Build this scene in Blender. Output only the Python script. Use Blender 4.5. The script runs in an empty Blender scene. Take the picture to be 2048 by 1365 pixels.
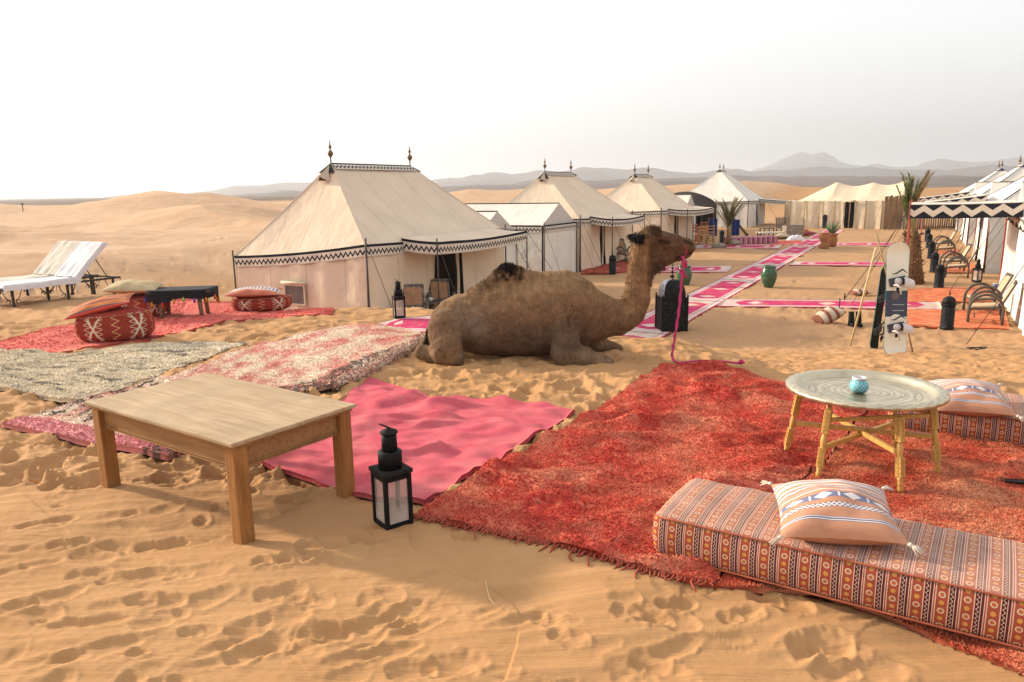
import bpy, bmesh, math, random
import numpy as np
from mathutils import Vector, Matrix
random.seed(7); rng=np.random.default_rng(7)
SC=bpy.context.scene; COL=SC.collection
R=math.radians
# ---------------------------------------------------------------- camera
F=1500.0; PITCH=R(11.4); ROLL=R(-1.0); CAM=np.array([0,0,1.58])
cd=bpy.data.cameras.new('camera'); cam=bpy.data.objects.new('camera',cd); COL.objects.link(cam)
cd.sensor_width=36; cd.lens=36*F/2048; cd.clip_start=.05; cd.clip_end=20000
cam.matrix_world=Matrix.Translation(CAM)@Matrix.Rotation(math.pi/2-PITCH,4,'X')@Matrix.Rotation(ROLL,4,'Z')
SC.camera=cam
# ---------------------------------------------------------------- sky, sun, exposure
SKY_GAIN=3.25; SUN_AZ=R(-64); SUN_EL=R(19)          # azimuth from +Y, negative = left
w=bpy.data.worlds.new('World'); SC.world=w; w.use_nodes=True
wn=w.node_tree; bg=wn.nodes['Background']
sky=wn.nodes.new('ShaderNodeTexSky'); sky.sky_type='NISHITA'; sky.sun_disc=False
sky.sun_elevation=SUN_EL; sky.sun_rotation=SUN_AZ; sky.dust_density=6.0; sky.air_density=1.0; sky.ozone_density=1.5
hs=wn.nodes.new('ShaderNodeHueSaturation'); hs.inputs['Saturation'].default_value=.28
gm=wn.nodes.new('ShaderNodeGamma'); gm.inputs[1].default_value=.5          # thick even haze evens out the sky
sc_=wn.nodes.new('ShaderNodeVectorMath'); sc_.operation='SCALE'; sc_.inputs['Scale'].default_value=SKY_GAIN
wn.links.new(sky.outputs[0],hs.inputs['Color']); wn.links.new(hs.outputs[0],gm.inputs[0]); wn.links.new(gm.outputs[0],sc_.inputs[0]); ad_=wn.nodes.new('ShaderNodeVectorMath'); ad_.operation='ADD'; ad_.inputs[1].default_value=(1.06,1.0,.93); wn.links.new(sc_.outputs[0],ad_.inputs[0]); wn.links.new(ad_.outputs[0],bg.inputs[0]); bg.inputs[1].default_value=.13
sl=bpy.data.lights.new('sun','SUN'); so=bpy.data.objects.new('sun',sl); COL.objects.link(so)
sl.energy=5.0; sl.angle=R(3.0); sl.color=(1,.84,.64)
sd=Vector((math.sin(SUN_AZ)*math.cos(SUN_EL),math.cos(SUN_AZ)*math.cos(SUN_EL),math.sin(SUN_EL)))
so.rotation_euler=sd.to_track_quat('Z','Y').to_euler()
SC.view_settings.view_transform='Standard'; SC.view_settings.look='None'
SC.view_settings.exposure=.46; SC.view_settings.gamma=1
try: SC.view_settings.use_curve_mapping=False
except Exception: pass
SC.cycles.use_denoising=True; SC.cycles.max_bounces=5; SC.cycles.diffuse_bounces=2; SC.cycles.transparent_max_bounces=8; SC.cycles.volume_bounces=0
SC.cycles.caustics_reflective=False; SC.cycles.caustics_refractive=False
# ---------------------------------------------------------------- where a pixel of the photograph meets the ground
def _rx(a): c,s=math.cos(a),math.sin(a); return np.array([[1,0,0],[0,c,-s],[0,s,c]])
def _rz(a): c,s=math.cos(a),math.sin(a); return np.array([[c,-s,0],[s,c,0],[0,0,1]])
RC=_rx(math.pi/2-PITCH)@_rz(ROLL)
def ray(px,py): return RC@np.array([(px-1024)/F,-(py-682.5)/F,-1.0])
def atz(px,py,z):
    d=ray(px,py); return CAM+d*((z-CAM[2])/d[2])
def sst(a,b,x):
    t=np.clip((x-a)/(b-a),0,1); return t*t*(3-2*t)
AV_U=np.array([.879,-.477]); AV_V=np.array([.477,.879]); AV_O=np.array([5.39,20.48])   # the camp's avenue: across, along, origin
def uvw(x,y): return (x-AV_O[0])*AV_U[0]+(y-AV_O[1])*AV_U[1],(x-AV_O[0])*AV_V[0]+(y-AV_O[1])*AV_V[1]
def AP(u,v): return AV_O+u*AV_U+v*AV_V
CAMP=-1.4
def base(x,y):
    x=np.asarray(x,float); y=np.asarray(y,float); u,v=uvw(x,y)
    zp=-.016*np.clip(y-3,0,20)
    yl=7.9+3.1*sst(1.2,-1.6,x)+2.6*sst(-3.6,-7,x)
    w_=5.2-1.9*sst(1,-2,x)
    kr=sst(1.7,3.2,x); t=sst(0,1,(y-yl)/w_)*(1-kr)+np.clip((y-6.0)/7.8,0,1)*kr
    A=sst(-9.6,-19,u)
    zl=-.15+1.0*np.exp(-((x+19)/5.2)**2-((y-48)/5)**2)
    zl=zl+1.95*np.exp(-((x+33)/8.5)**2-((y-77)/6)**2)+1.0*np.exp(-((x+52)/15)**2-((y-80)/11)**2)
    zl=zl+.35*np.exp(-((x+24)/9)**2-((y-30)/3.5)**2)
    zc=CAMP*(1-A)+zl*A
    far=2.6*np.exp(-((x-40)/34)**2-((y-112)/14)**2)+2.9*np.exp(-((x-95)/26)**2-((y-118)/16)**2)+1.3*np.exp(-((x+6)/16)**2-((y-105)/14)**2)
    return zp*(1-t)+zc*t+far
_TT=np.geomspace(1.2,400,2600)
def hit(px,py,dz=0):
    d=ray(px,py); p=CAM+d*_TT[:,None]; e=p[:,2]-base(p[:,0],p[:,1])-dz
    k=int(np.argmax(e<=0))
    if k==0: return p[-1]
    a=e[k-1]/(e[k-1]-e[k]); return p[k-1]*(1-a)+p[k]*a
# ---------------------------------------------------------------- noise
def _h(ix,iy,s):
    n=(ix.astype(np.int64)*374761393+iy.astype(np.int64)*668265263+s*982451653)&0xffffffff
    n=((n^(n>>13))*1274126177)&0xffffffff
    return ((n^(n>>16))&0xffff)/65535.0*2*math.pi
def perlin(x,y,s=0):
    x=np.asarray(x,float); y=np.asarray(y,float)
    ix=np.floor(x); iy=np.floor(y); fx=x-ix; fy=y-iy
    def g(a,b):
        an=_h(ix+a,iy+b,s); return np.cos(an)*(fx-a)+np.sin(an)*(fy-b)
    ux=fx*fx*fx*(fx*(fx*6-15)+10); uy=fy*fy*fy*(fy*(fy*6-15)+10)
    return ((g(0,0)*(1-ux)+g(1,0)*ux)*(1-uy)+(g(0,1)*(1-ux)+g(1,1)*ux)*uy)*1.5
def bumps(x,y):   # soft swells of the trodden dune, shared by sand and rugs
    near=1-sst(14,22,np.hypot(x,y))
    return near*(.022*perlin(x/1.3,y/1.3,3)+.014*perlin(x/.55,y/.55,4))
def HG(x,y): return base(x,y)+bumps(x,y)
# ---------------------------------------------------------------- node helpers
class S:
    def __init__(s,g,o): s.g=g; s.o=o
    def _m(s,op,*a):
        n=s.g.nodes.new('ShaderNodeMath'); n.operation=op
        for i,x in enumerate((s,)+a):
            if isinstance(x,S): s.g.links.new(x.o,n.inputs[i])
            else: n.inputs[i].default_value=x
        return S(s.g,n.outputs[0])
    def __add__(s,o): return s._m('ADD',o)
    def __sub__(s,o): return s._m('SUBTRACT',o)
    def __mul__(s,o): return s._m('MULTIPLY',o)
    __rmul__=__mul__; __radd__=__add__
    def __rsub__(s,o): return (s*-1.0)+o
    def __truediv__(s,o): return s._m('DIVIDE',o)
    def frac(s): return s._m('FRACT')
    def floor(s): return s._m('FLOOR')
    def abs(s): return s._m('ABSOLUTE')
    def min(s,o): return s._m('MINIMUM',o)
    def max(s,o): return s._m('MAXIMUM',o)
    def gt(s,o): return s._m('GREATER_THAN',o)
    def lt(s,o): return s._m('LESS_THAN',o)
    def sin(s): return s._m('SINE')
    def sqrt(s): return s._m('SQRT')
    def tri(s): return (s.frac()-.5).abs()*2
    def ss(s,a,b):
        n=s.g.nodes.new('ShaderNodeMapRange'); n.interpolation_type='SMOOTHSTEP'
        s.g.links.new(s.o,n.inputs[0]); n.inputs[1].default_value=a; n.inputs[2].default_value=b; return S(s.g,n.outputs[0])
def mixc(g,f,a,b,blend='MIX'):
    n=g.nodes.new('ShaderNodeMix'); n.data_type='RGBA'; n.blend_type=blend
    for sock,x in ((n.inputs[0],f),(n.inputs[6],a),(n.inputs[7],b)):
        if isinstance(x,S): g.links.new(x.o,sock)
        elif isinstance(x,(int,float)): sock.default_value=x
        else: sock.default_value=(*x,1)
    return S(g,n.outputs[2])
def nuv(g):
    a=g.nodes.new('ShaderNodeUVMap'); b=g.nodes.new('ShaderNodeSeparateXYZ'); g.links.new(a.outputs[0],b.inputs[0]); return S(g,b.outputs[0]),S(g,b.outputs[1])
def nco(g,which='Object'):
    t=g.nodes.new('ShaderNodeTexCoord'); return S(g,t.outputs[which])
def npos(g):
    t=g.nodes.new('ShaderNodeNewGeometry'); return S(g,t.outputs['Position'])
def xyz(g,v):
    b=g.nodes.new('ShaderNodeSeparateXYZ'); g.links.new(v.o,b.inputs[0]); return [S(g,b.outputs[i]) for i in range(3)]
def vmap(g,v,sc=(1,1,1),rot=(0,0,0)):
    m=g.nodes.new('ShaderNodeMapping'); m.inputs['Scale'].default_value=sc; m.inputs['Rotation'].default_value=rot; g.links.new(v.o,m.inputs[0]); return S(g,m.outputs[0])
def noise(g,v,scale,detail=3,rough=.55,dist=0):
    n=g.nodes.new('ShaderNodeTexNoise'); n.inputs['Scale'].default_value=scale; n.inputs['Detail'].default_value=detail
    n.inputs['Roughness'].default_value=rough; n.inputs['Distortion'].default_value=dist; g.links.new(v.o,n.inputs['Vector']); return S(g,n.outputs[0])
def attr(g,name):
    a=g.nodes.new('ShaderNodeAttribute'); a.attribute_name=name; return S(g,a.outputs['Color'])
def mk(name,col,rough=.85,var=.14,vs=5,bump=(),fn=None,spec=.25,metal=0,trans=0,alpha=1,coat=0,sub=None,coord='Object'):
    """col linear base colour, var noise variation, bump [(scale,strength,distance)], fn(g,u,v,co)->colour"""
    m=bpy.data.materials.new(name); m.use_nodes=True; g=m.node_tree; b=g.nodes['Principled BSDF']
    co=nco(g,coord)
    if fn:
        u,v=nuv(g); c=fn(g,u,v,co)
    else: c=mixc(g,0.0,col,col)
    if var:
        f=noise(g,co,vs,4,.6); k=f.ss(.25,.75)*(2*var)+(1-var)
        vm=g.nodes.new('ShaderNodeVectorMath'); vm.operation='SCALE'; g.links.new(c.o,vm.inputs[0]); g.links.new(k.o,vm.inputs['Scale']); c=S(g,vm.outputs[0])
    g.links.new(c.o,b.inputs['Base Color'])
    b.inputs['Roughness'].default_value=rough; b.inputs['Specular IOR Level'].default_value=spec; b.inputs['Metallic'].default_value=metal
    b.inputs['Transmission Weight'].default_value=trans; b.inputs['Alpha'].default_value=alpha
    prev=None
    for bb in bump:
        sc,st,di=bb[:3]; vv=co if len(bb)<4 else vmap(g,co,bb[3])
        h=noise(g,vv,sc,3,.6); n=g.nodes.new('ShaderNodeBump'); n.inputs['Strength'].default_value=st; n.inputs['Distance'].default_value=di
        g.links.new(h.o,n.inputs['Height'])
        if prev: g.links.new(prev.outputs[0],n.inputs['Normal'])
        prev=n
    if prev: g.links.new(prev.outputs[0],b.inputs['Normal'])
    return m
# ---------------------------------------------------------------- mesh helpers
class MB:
    def __init__(s): s.v=[]; s.f=[]; s.uv=[]; s.sm=[]
    def add(s,vs,fs,uvs=None,sm=False):
        o=len(s.v); s.v+=[tuple(map(float,p)) for p in vs]
        for i,f in enumerate(fs):
            s.f.append([o+k for k in f]); s.uv.append([uvs[k] for k in f] if uvs is not None else [(0,0)]*len(f)); s.sm.append(sm)
        return s
    def box(s,c,d,rot=None,bev=0):
        x,y,z=[k/2 for k in d]; M=rot if rot is not None else Matrix.Identity(3)
        if bev<=0:
            vs=[(a*x,b*y,e*z) for a in(-1,1) for b in(-1,1) for e in(-1,1)]
            fs=[(0,1,3,2),(4,6,7,5),(0,4,5,1),(2,3,7,6),(0,2,6,4),(1,5,7,3)]
        else:   # chamfered box
            bm=bmesh.new(); bmesh.ops.create_cube(bm,size=1)
            for q in bm.verts: q.co=Vector((q.co.x*2*x,q.co.y*2*y,q.co.z*2*z))
            bmesh.ops.bevel(bm,geom=bm.edges[:],offset=bev,segments=2,affect='EDGES',profile=.6)
            bm.verts.index_update(); vs=[tuple(q.co) for q in bm.verts]; fs=[[q.index for q in f.verts] for f in bm.faces]; bm.free()
        uvs=[(p[0]+p[1]*.37,p[2]+p[1]) for p in vs]
        vs=[M@Vector(p)+Vector(c) for p in vs]; return s.add(vs,fs,uvs)
    def tube(s,pts,rad,n=8,cap=True,flat=1.0):
        pts=[Vector(p) for p in pts]; m=len(pts)
        if isinstance(rad,(int,float)): rad=[rad]*m
        vs=[];uvs=[]; ref=None; L=0
        for i,p in enumerate(pts):
            t=(pts[min(i+1,m-1)]-pts[max(i-1,0)]).normalized()
            if ref is None:
                ref=Vector((0,0,1)) if abs(t.z)<.9 else Vector((1,0,0))
            a=(ref-t*ref.dot(t)); a=a.normalized() if a.length>1e-6 else t.orthogonal().normalized(); ref=a; b=t.cross(a)
            if i: L+=(p-pts[i-1]).length
            for k in range(n):
                an=2*math.pi*k/n; vs.append(p+(a*math.cos(an)*flat+b*math.sin(an))*rad[i]); uvs.append((k/n,L))
        fs=[(i*n+k,i*n+(k+1)%n,(i+1)*n+(k+1)%n,(i+1)*n+k) for i in range(m-1) for k in range(n)]
        if cap: fs+=[tuple(range(n-1,-1,-1)),tuple((m-1)*n+k for k in range(n))]
        return s.add(vs,fs,uvs,True)
    def lathe(s,prof,n=24,c=(0,0,0),rot=None,sq=1.0):
        M=rot if rot is not None else Matrix.Identity(3); vs=[];uvs=[];L=0
        for i,(r,z) in enumerate(prof):
            if i: L+=math.hypot(r-prof[i-1][0],z-prof[i-1][1])
            for k in range(n):
                an=2*math.pi*k/n; vs.append(M@Vector((r*math.cos(an),r*math.sin(an)*sq,z))+Vector(c)); uvs.append((k/n,L))
        m=len(prof); fs=[(i*n+k,i*n+(k+1)%n,(i+1)*n+(k+1)%n,(i+1)*n+k) for i in range(m-1) for k in range(n)]
        fs+=[tuple(range(n-1,-1,-1)),tuple((m-1)*n+k for k in range(n))]
        return s.add(vs,fs,uvs,True)
    def grid(s,fn,nu,nv,uvf=None,sm=True,flip=False):
        vs=[];uvs=[]
        for j in range(nv+1):
            for i in range(nu+1):
                a,b=i/nu,j/nv; vs.append(fn(a,b)); uvs.append(uvf(a,b) if uvf else (a,b))
        q=lambda i,j:j*(nu+1)+i
        fs=[(q(i,j),q(i+1,j),q(i+1,j+1),q(i,j+1)) for j in range(nv) for i in range(nu)]
        if flip: fs=[f[::-1] for f in fs]
        return s.add(vs,fs,uvs,sm)
    def mesh(s,name):
        me=bpy.data.meshes.new(name); me.from_pydata(s.v,[],s.f)
        ul=me.uv_layers.new(name='UVMap'); ul.data.foreach_set('uv',[k for f in s.uv for p in f for k in p])
        me.polygons.foreach_set('use_smooth',s.sm); me.update(); return me
    def build(s,name,mat,parent=None,kind=None):
        o=bpy.data.objects.new(name,s.mesh(name)); COL.objects.link(o); o.data.materials.append(mat); o.parent=parent
        if kind: o['kind']=kind
        return o
def npmesh(name,v,f,mat,parent=None,smooth=True,uv=None,col=None,kind=None):
    """v (n,3), f (m,3|4) arrays; uv per vertex, col per vertex"""
    me=bpy.data.meshes.new(name); k=f.shape[1]; me.vertices.add(len(v)); me.vertices.foreach_set('co',np.ascontiguousarray(v,np.float32).ravel())
    me.loops.add(f.size); me.loops.foreach_set('vertex_index',np.ascontiguousarray(f,np.int32).ravel())
    me.polygons.add(len(f)); me.polygons.foreach_set('loop_start',np.arange(0,f.size,k,dtype=np.int32))
    me.polygons.foreach_set('use_smooth',np.full(len(f),smooth)); me.update(calc_edges=True)
    if uv is not None:
        ul=me.uv_layers.new(name='UVMap'); ul.data.foreach_set('uv',np.ascontiguousarray(uv[f.ravel()],np.float32).ravel())
    if col is not None:
        ca=me.color_attributes.new('Col','FLOAT_COLOR','POINT'); ca.data.foreach_set('color',np.ascontiguousarray(np.c_[col,np.ones(len(col))],np.float32).ravel())
    o=bpy.data.objects.new(name,me); COL.objects.link(o); me.materials.append(mat); o.parent=parent
    if kind: o['kind']=kind
    return o
def tag(o,label,cat,group=None):
    o['label']=label; o['category']=cat
    if group: o['group']=group
    return o
def thing(name,label,cat,loc,rz=0,group=None,rot=None):
    o=bpy.data.objects.new(name,None); COL.objects.link(o); o.empty_display_size=.1
    o.location=Vector(loc); o.rotation_euler=rot if rot is not None else (0,0,rz)
    return tag(o,label,cat,group)
def dup(root,label,loc,rz=0,group=None,rot=None,sc=1):
    r=root.copy(); COL.objects.link(r); r.location=Vector(loc); r.rotation_euler=rot if rot is not None else (0,0,rz); r.scale=(sc,)*3 if not isinstance(sc,tuple) else sc
    r['label']=label
    if group: r['group']=group
    def rec(a,b):
        for ch in [c for c in a.children]:
            c=ch.copy(); COL.objects.link(c); c.parent=b; c.matrix_parent_inverse=ch.matrix_parent_inverse.copy(); rec(ch,c)
    rec(root,r); return r
def rotx(a): return Matrix.Rotation(a,3,'X')
def roty(a): return Matrix.Rotation(a,3,'Y')
def rotz(a): return Matrix.Rotation(a,3,'Z')
def gz(x,y): return float(HG(x,y))
def on(px,py):
    p=hit(px,py); return (p[0],p[1],gz(p[0],p[1]))
AZ=math.atan2(AV_V[1],AV_V[0])      # rotation that turns local X to the avenue's direction
# ---------------------------------------------------------------- rugs: outlines first (the sand lies a little lower under them)
def polyw(pts):
    q=[]
    for p in pts:
        h=hit(*p); q.append(h[:2])
    return np.array(q)
def resample(P_,n):
    d=np.r_[0,np.cumsum(np.linalg.norm(np.diff(P_,axis=0),axis=1))]; t=np.linspace(0,d[-1],n)
    return np.c_[np.interp(t,d,P_[:,0]),np.interp(t,d,P_[:,1])]
RUGS={}
def rugdef(key,far,near,world=False):
    a=np.array(far) if world else polyw(far); b=np.array(near) if world else polyw(near)
    RUGS[key]=(a,b)
rugdef('rose',[(738,756),(790,768),(860,792),(940,800),(1040,806),(1150,824)],[(522,934),(640,970),(745,1000),(850,1012)])
rugdef('red',[(1338,728),(1450,737),(1570,768),(1745,812)],[(826,1038),(905,1056),(985,1072),(1075,1092),(1150,1110),(1300,1156),(1425,1180)])
rugdef('terra',[(1748,816),(1900,830),(2140,860)],[(1428,1182),(1540,1186),(1640,1194),(1750,1226),(1850,1262),(1950,1305),(2080,1362)])
rugdef('lred',[(-120,706),(-30,692),(140,648),(270,630),(420,602),(560,610),(668,623)],[(-120,714),(-30,708),(110,706),(290,684),(450,644),(560,638),(664,630)])
rugdef('olive',[(-160,706),(0,702),(130,708),(300,690),(400,686),(495,686)],[(-160,764),(0,778),(60,790),(130,806),(170,804),(205,797)])
rugdef('cream',[(4,852),(160,806),(300,770),(395,740),(505,692),(600,672),(690,656),(765,655),(838,666)],[(338,922),(400,893),(480,850),(590,790),(670,777),(720,758),(770,733),(815,706),(845,684)])
rugdef('mag',[(792,641),(890,634)],[(738,656),(800,664),(900,668)])
for i,v0 in enumerate((-10.6,-5.7,-.8,4.1,9.0,14.0,19.0,24.0,29.0)):
    RUGS['run%d'%i]=(np.array([AP(-.615,v0),AP(-.615,v0+4.85)]),np.array([AP(.615,v0),AP(.615,v0+4.85)]))
rugdef('crossA',[(1447,599),(1660,601),(1878,602)],[(1433,614),(1660,616),(1886,622)])
rugdef('crossB',[(1588,524),(1832,524)],[(1577,531),(1834,533)])
rugdef('crossC',[(1668,486),(1815,486)],[(1660,491),(1815,493)])
rugdef('crossD',[(1228,536),(1466,532)],[(1222,546),(1455,545)])
rugdef('crossE',[(1396,490),(1566,490)],[(1390,497),(1558,498)])
rugdef('orA',[(1806,581),(1900,576),(1972,575)],[(1793,606),(1990,604)])
rugdef('orB',[(1790,619),(1900,622),(2010,622)],[(1782,650),(1850,655),(2020,660)])
rugdef('orC',[(1868,531),(1948,528)],[(1862,546),(1956,546)])
rugdef('orD',[(1868,500),(1915,498)],[(1866,510),(1920,510)])
rugdef('brick',[(1170,528),(1215,520),(1250,520)],[(1162,549),(1215,548),(1268,545)])
rugdef('campred',[(1545,484),(1600,480)],[(1540,492),(1606,488)])
# ---------------------------------------------------------------- sand terrain: one sheet to the horizon
def sandfn(g,u,v,co):
    p=npos(g); c=attr(g,'Col'); r=xyz(g,c)
    n1=noise(g,p,.9,4,.6); n2=noise(g,p,9,3,.6); n3=noise(g,p,170,2,.6)
    a=mixc(g,n1.ss(.3,.7),(.415,.222,.096),(.47,.264,.122))
    a=mixc(g,n2.ss(.35,.75)*.35,a,(.385,.205,.09))
    a=mixc(g,n3.ss(.45,.75)*.22,a,(.40,.21,.10))
    a=mixc(g,r[2]*.75,a,mixc(g,n1.ss(.35,.65),(.385,.225,.122),(.435,.258,.132)))
    st=noise(g,p,2.2,5,.75).ss(.44,.6)
    a=mixc(g,r[0]*st,a,mixc(g,noise(g,p,6,3,.7).ss(.4,.6),(.16,.10,.06),(.34,.21,.12)))
    a=mixc(g,r[1].lt(.5)*xyz(g,attr(g,'HazeGlare'))[0]*.75,a,mixc(g,n1.ss(.3,.7),(.50,.325,.20),(.56,.38,.25)))  # paler mix paints haze and glare onto the far-left dunes
    far=mixc(g,noise(g,p,.02,4,.6).ss(.4,.6),(.10,.075,.055),(.17,.12,.08))
    return mixc(g,r[1],a,far)
def sandmat():
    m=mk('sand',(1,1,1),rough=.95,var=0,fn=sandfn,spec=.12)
    g=m.node_tree; b=g.nodes['Principled BSDF']; p=npos(g)
    st=noise(g,vmap(g,p,(.9,16,1),(0,0,R(7))),2.2,4,.62)
    gr=noise(g,p,260,2,.5); md=noise(g,p,24,3,.6)
    prev=None
    for h,s_,d in ((st,.30,.03),(md,.22,.012),(gr,.2,.0022)):
        n=g.nodes.new('ShaderNodeBump'); n.inputs['Strength'].default_value=s_; n.inputs['Distance'].default_value=d; g.links.new(h.o,n.inputs['Height'])
        if prev: g.links.new(prev.outputs[0],n.inputs['Normal'])
        prev=n
    g.links.new(prev.outputs[0],b.inputs['Normal']); return m
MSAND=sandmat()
rr=np.r_[.04,.5,.95,np.geomspace(1.35,12.5,500),np.geomspace(12.6,60,150),np.geomspace(61,9000,105)]
th=np.r_[np.linspace(-180,-46,34),np.linspace(-43,43,900),np.linspace(46,180,34)]
TH,RR=np.meshgrid(np.radians(th),rr); X=RR*np.sin(TH); Y=RR*np.cos(TH)
Z=base(X,Y)+bumps(X,Y)
near=1-sst(16,26,RR)
# wind-laid streaks and broader trodden relief
tr=sst(3.45,4.7,Y+.35*perlin(X/.9,Y/.9,11)+.35*np.clip(X+.2,-1,.6))
xr=X*math.cos(R(-8))-Y*math.sin(R(-8)); yr=X*math.sin(R(-8))+Y*math.cos(R(-8))
D=(1-tr)*(.010*perlin(xr/1.1,yr/.16,21)+.004*perlin(xr/.8,yr/.05,22)+.016*perlin(X/.6,Y/.5,23)*(perlin(X/1.2,Y/1.2,29)>0))
D+=tr*(.050*(.35-np.abs(perlin(X/.34,Y/.25,24)))+.034*(.3-np.abs(perlin(X/.62,Y/.45,25)))+.018*perlin(X/.17,Y/.13,26)+.005*perlin(X/.05,Y/.04,27))
leftf=(1-tr)*sst(.4,-.6,X+.3*perlin(X/.7,Y/.7,61))
D+=leftf*(.008*(.3-np.abs(perlin(X/.5,Y/.3,62)))+.003*perlin(X/.14,Y/.1,63)+.0015*perlin(X/.04,Y/.03,64))
D+=(1-tr)*(.010*(.25-np.abs(perlin(xr/1.6,yr/.22,65))))
D*=near
# camp and far dune ripples
D+=(1-near)*(1-sst(60,120,RR))*(.05*perlin(X/2.2,Y/2.2,31)+.03*perlin(X/.9,Y/.9,32))+sst(20,45,RR)*(1-sst(110,200,RR))*(.22*perlin(X/9,Y/7,33)+.05*perlin(X/3,Y/2.2,34))*sst(-9,-15,uvw(X,Y)[0])
D+=sst(22,34,RR)*(1-sst(105,150,RR))*sst(-11,-17,uvw(X,Y)[0])*(.45*np.clip(1-1.5*np.abs(perlin(X/17+3,Y/11+2,35)),0,1)**2-.2)
thr=np.radians(th)
def pit(x,y,a,L,W,d,rim=.35,shape=2):
    r0=math.hypot(x,y); t0=math.atan2(x,y); q=max(L,W)*1.7
    i0,i1=np.searchsorted(rr,[r0-q,r0+q]); j0,j1=np.searchsorted(thr,[t0-q/r0,t0+q/r0])
    if i1<=i0 or j1<=j0: return
    xx=X[i0:i1,j0:j1]-x; yy=Y[i0:i1,j0:j1]-y; c,s_=math.cos(a),math.sin(a)
    p=(xx*c+yy*s_)/L; e=(-xx*s_+yy*c)/W*(1+.25*p)
    k=np.sqrt(p*p+e*e)*(1+.22*perlin(xx/.09+x*7,yy/.09+y*5,17)+.12*perlin(xx/.035,yy/.035,18))
    D[i0:i1,j0:j1]+=-d*np.clip(1-k**shape,0,1)**1.2+d*rim*np.exp(-((k-1.12)/.2)**2)*(.55+.45*np.sin(math.atan2(1,.3)+p*2.1))
FOOT=[(95,1045,25,.17,.07),(140,1085,15,.12,.07),(325,1080,12,.15,.06),(60,1130,30,.16,.06),(175,1145,8,.12,.08),(270,1147,10,.2,.09),(390,1140,8,.17,.1),(80,1200,35,.2,.1),(310,1200,-12,.16,.08),(180,1245,5,.18,.07),(185,1310,28,.19,.08),(560,1180,15,.14,.09),(620,1195,-20,.13,.09),(540,1240,30,.2,.13),(520,1290,40,.17,.1),(640,1255,0,.14,.1),(600,1110,20,.13,.09),(545,1120,0,.11,.08),(740,1075,0,.13,.09),(640,1090,10,.15,.1),(560,1020,20,.16,.09),(455,1015,0,.11,.08),(590,1000,10,.13,.07),(1095,1245,-30,.09,.06),(1135,1282,-35,.1,.07),(1275,1235,-10,.13,.09),(1340,1250,-20,.13,.09),(1560,1205,-30,.15,.1),(1640,1290,10,.16,.1),(1350,1215,0,.1,.06),(1720,1340,0,.2,.1),(700,1260,0,.18,.12),(790,1225,-10,.16,.1),(760,1190,10,.12,.09),(930,1075,-10,.09,.05),(20,1060,10,.15,.07),(1480,1235,15,.12,.07),(1280,1330,20,.16,.09),(870,1330,5,.2,.1),(400,1260,8,.1,.06),(450,960,0,.12,.08),(300,960,20,.13,.07),(120,960,10,.14,.07),(40,930,10,.13,.08),(330,905+60,5,.12,.07)]
for px,py,a,L,W in FOOT:
    p=hit(px,py); ca_,sa_=math.cos(R(a)),math.sin(R(a)); dd=.010+.010*rng.random()
    pit(p[0]-ca_*L*.38,p[1]-sa_*L*.38,R(a),L*.42,W*.62,dd*1.15,.35,2.4); pit(p[0]+ca_*L*.28,p[1]+sa_*L*.28,R(a+8),L*.58,W*.72,dd,.35,2.6)
for k in range(900):
    px=rng.uniform(-80,2130); py=640+rng.random()**1.1*330
    if px<450 and py>880: pass
    p=hit(px,py)
    if p[1]>13.5 or p[1]<3.9: continue
    pit(p[0],p[1],rng.uniform(0,3.1),rng.uniform(.09,.2),rng.uniform(.06,.12),rng.uniform(.015,.045),.4,2)
for k in range(80):
    px=rng.uniform(-40,900); py=rng.uniform(960,1400); p=hit(px,py); pit(p[0],p[1],rng.uniform(-.3,.9),rng.uniform(.03,.13),rng.uniform(.025,.06),rng.uniform(.004,.016),.45,2)
for k in range(40):
    px=rng.uniform(900,2100); py=rng.uniform(1180,1400); p=hit(px,py); pit(p[0],p[1],rng.uniform(-.5,.5),rng.uniform(.03,.14),rng.uniform(.02,.07),rng.uniform(.003,.012),.4,2)
for k in range(500):   # footprints over the camp and the left plain
    px=rng.uniform(0,2048); py=rng.uniform(470,650); p=hit(px,py)
    if p[1]<13 or p[1]>34: continue
    pit(p[0],p[1],rng.uniform(0,3.1),rng.uniform(.14,.3),rng.uniform(.1,.2),rng.uniform(.02,.045),.4,2)
ii=(RR>1.3)&(RR<66)&(np.abs(TH)<R(46))
def inpoly(px,py,poly):
    r_=np.zeros(px.shape,bool); n=len(poly); j=n-1
    for i in range(n):
        xi,yi=poly[i]; xj,yj=poly[j]
        c=((yi>py)!=(yj>py))&(px<(xj-xi)*(py-yi)/(yj-yi+1e-12)+xi); r_^=c; j=i
    return r_
for k,(a,b) in RUGS.items():
    poly=np.r_[a,b[::-1]]; mn=poly.min(0);mx=poly.max(0)
    sel=ii&(X>mn[0])&(X<mx[0])&(Y>mn[1])&(Y<mx[1]); q=np.zeros_like(sel); q[sel]=inpoly(X[sel],Y[sel],poly)
    D[q]=-.035
ZT=Z+D
nR,nT=X.shape
idx=np.arange(nR*nT).reshape(nR,nT)
fc=np.stack([idx[:-1,:-1],idx[:-1,1:],idx[1:,1:],idx[1:,:-1]],-1).reshape(-1,4)[:,::-1]
uu,vv=uvw(X,Y)
lefty=sst(-10,-15,uu)
grv=lefty*sst(20,26,RR)*(1-sst(100,140,RR))*sst(.0,.35,perlin(X/9,Y/6,41)+.25*perlin(X/2.5,Y/1.6,42)-.05)
campm=sst(-14,-10,uu)*sst(10.5,14,Y)*(1-sst(70,95,RR))
farm=sst(150,260,RR)
GR=npmesh('ground',np.c_[X.ravel(),Y.ravel(),ZT.ravel()],fc,MSAND,col=np.c_[grv.ravel(),farm.ravel(),campm.ravel()],kind='structure')
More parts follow.
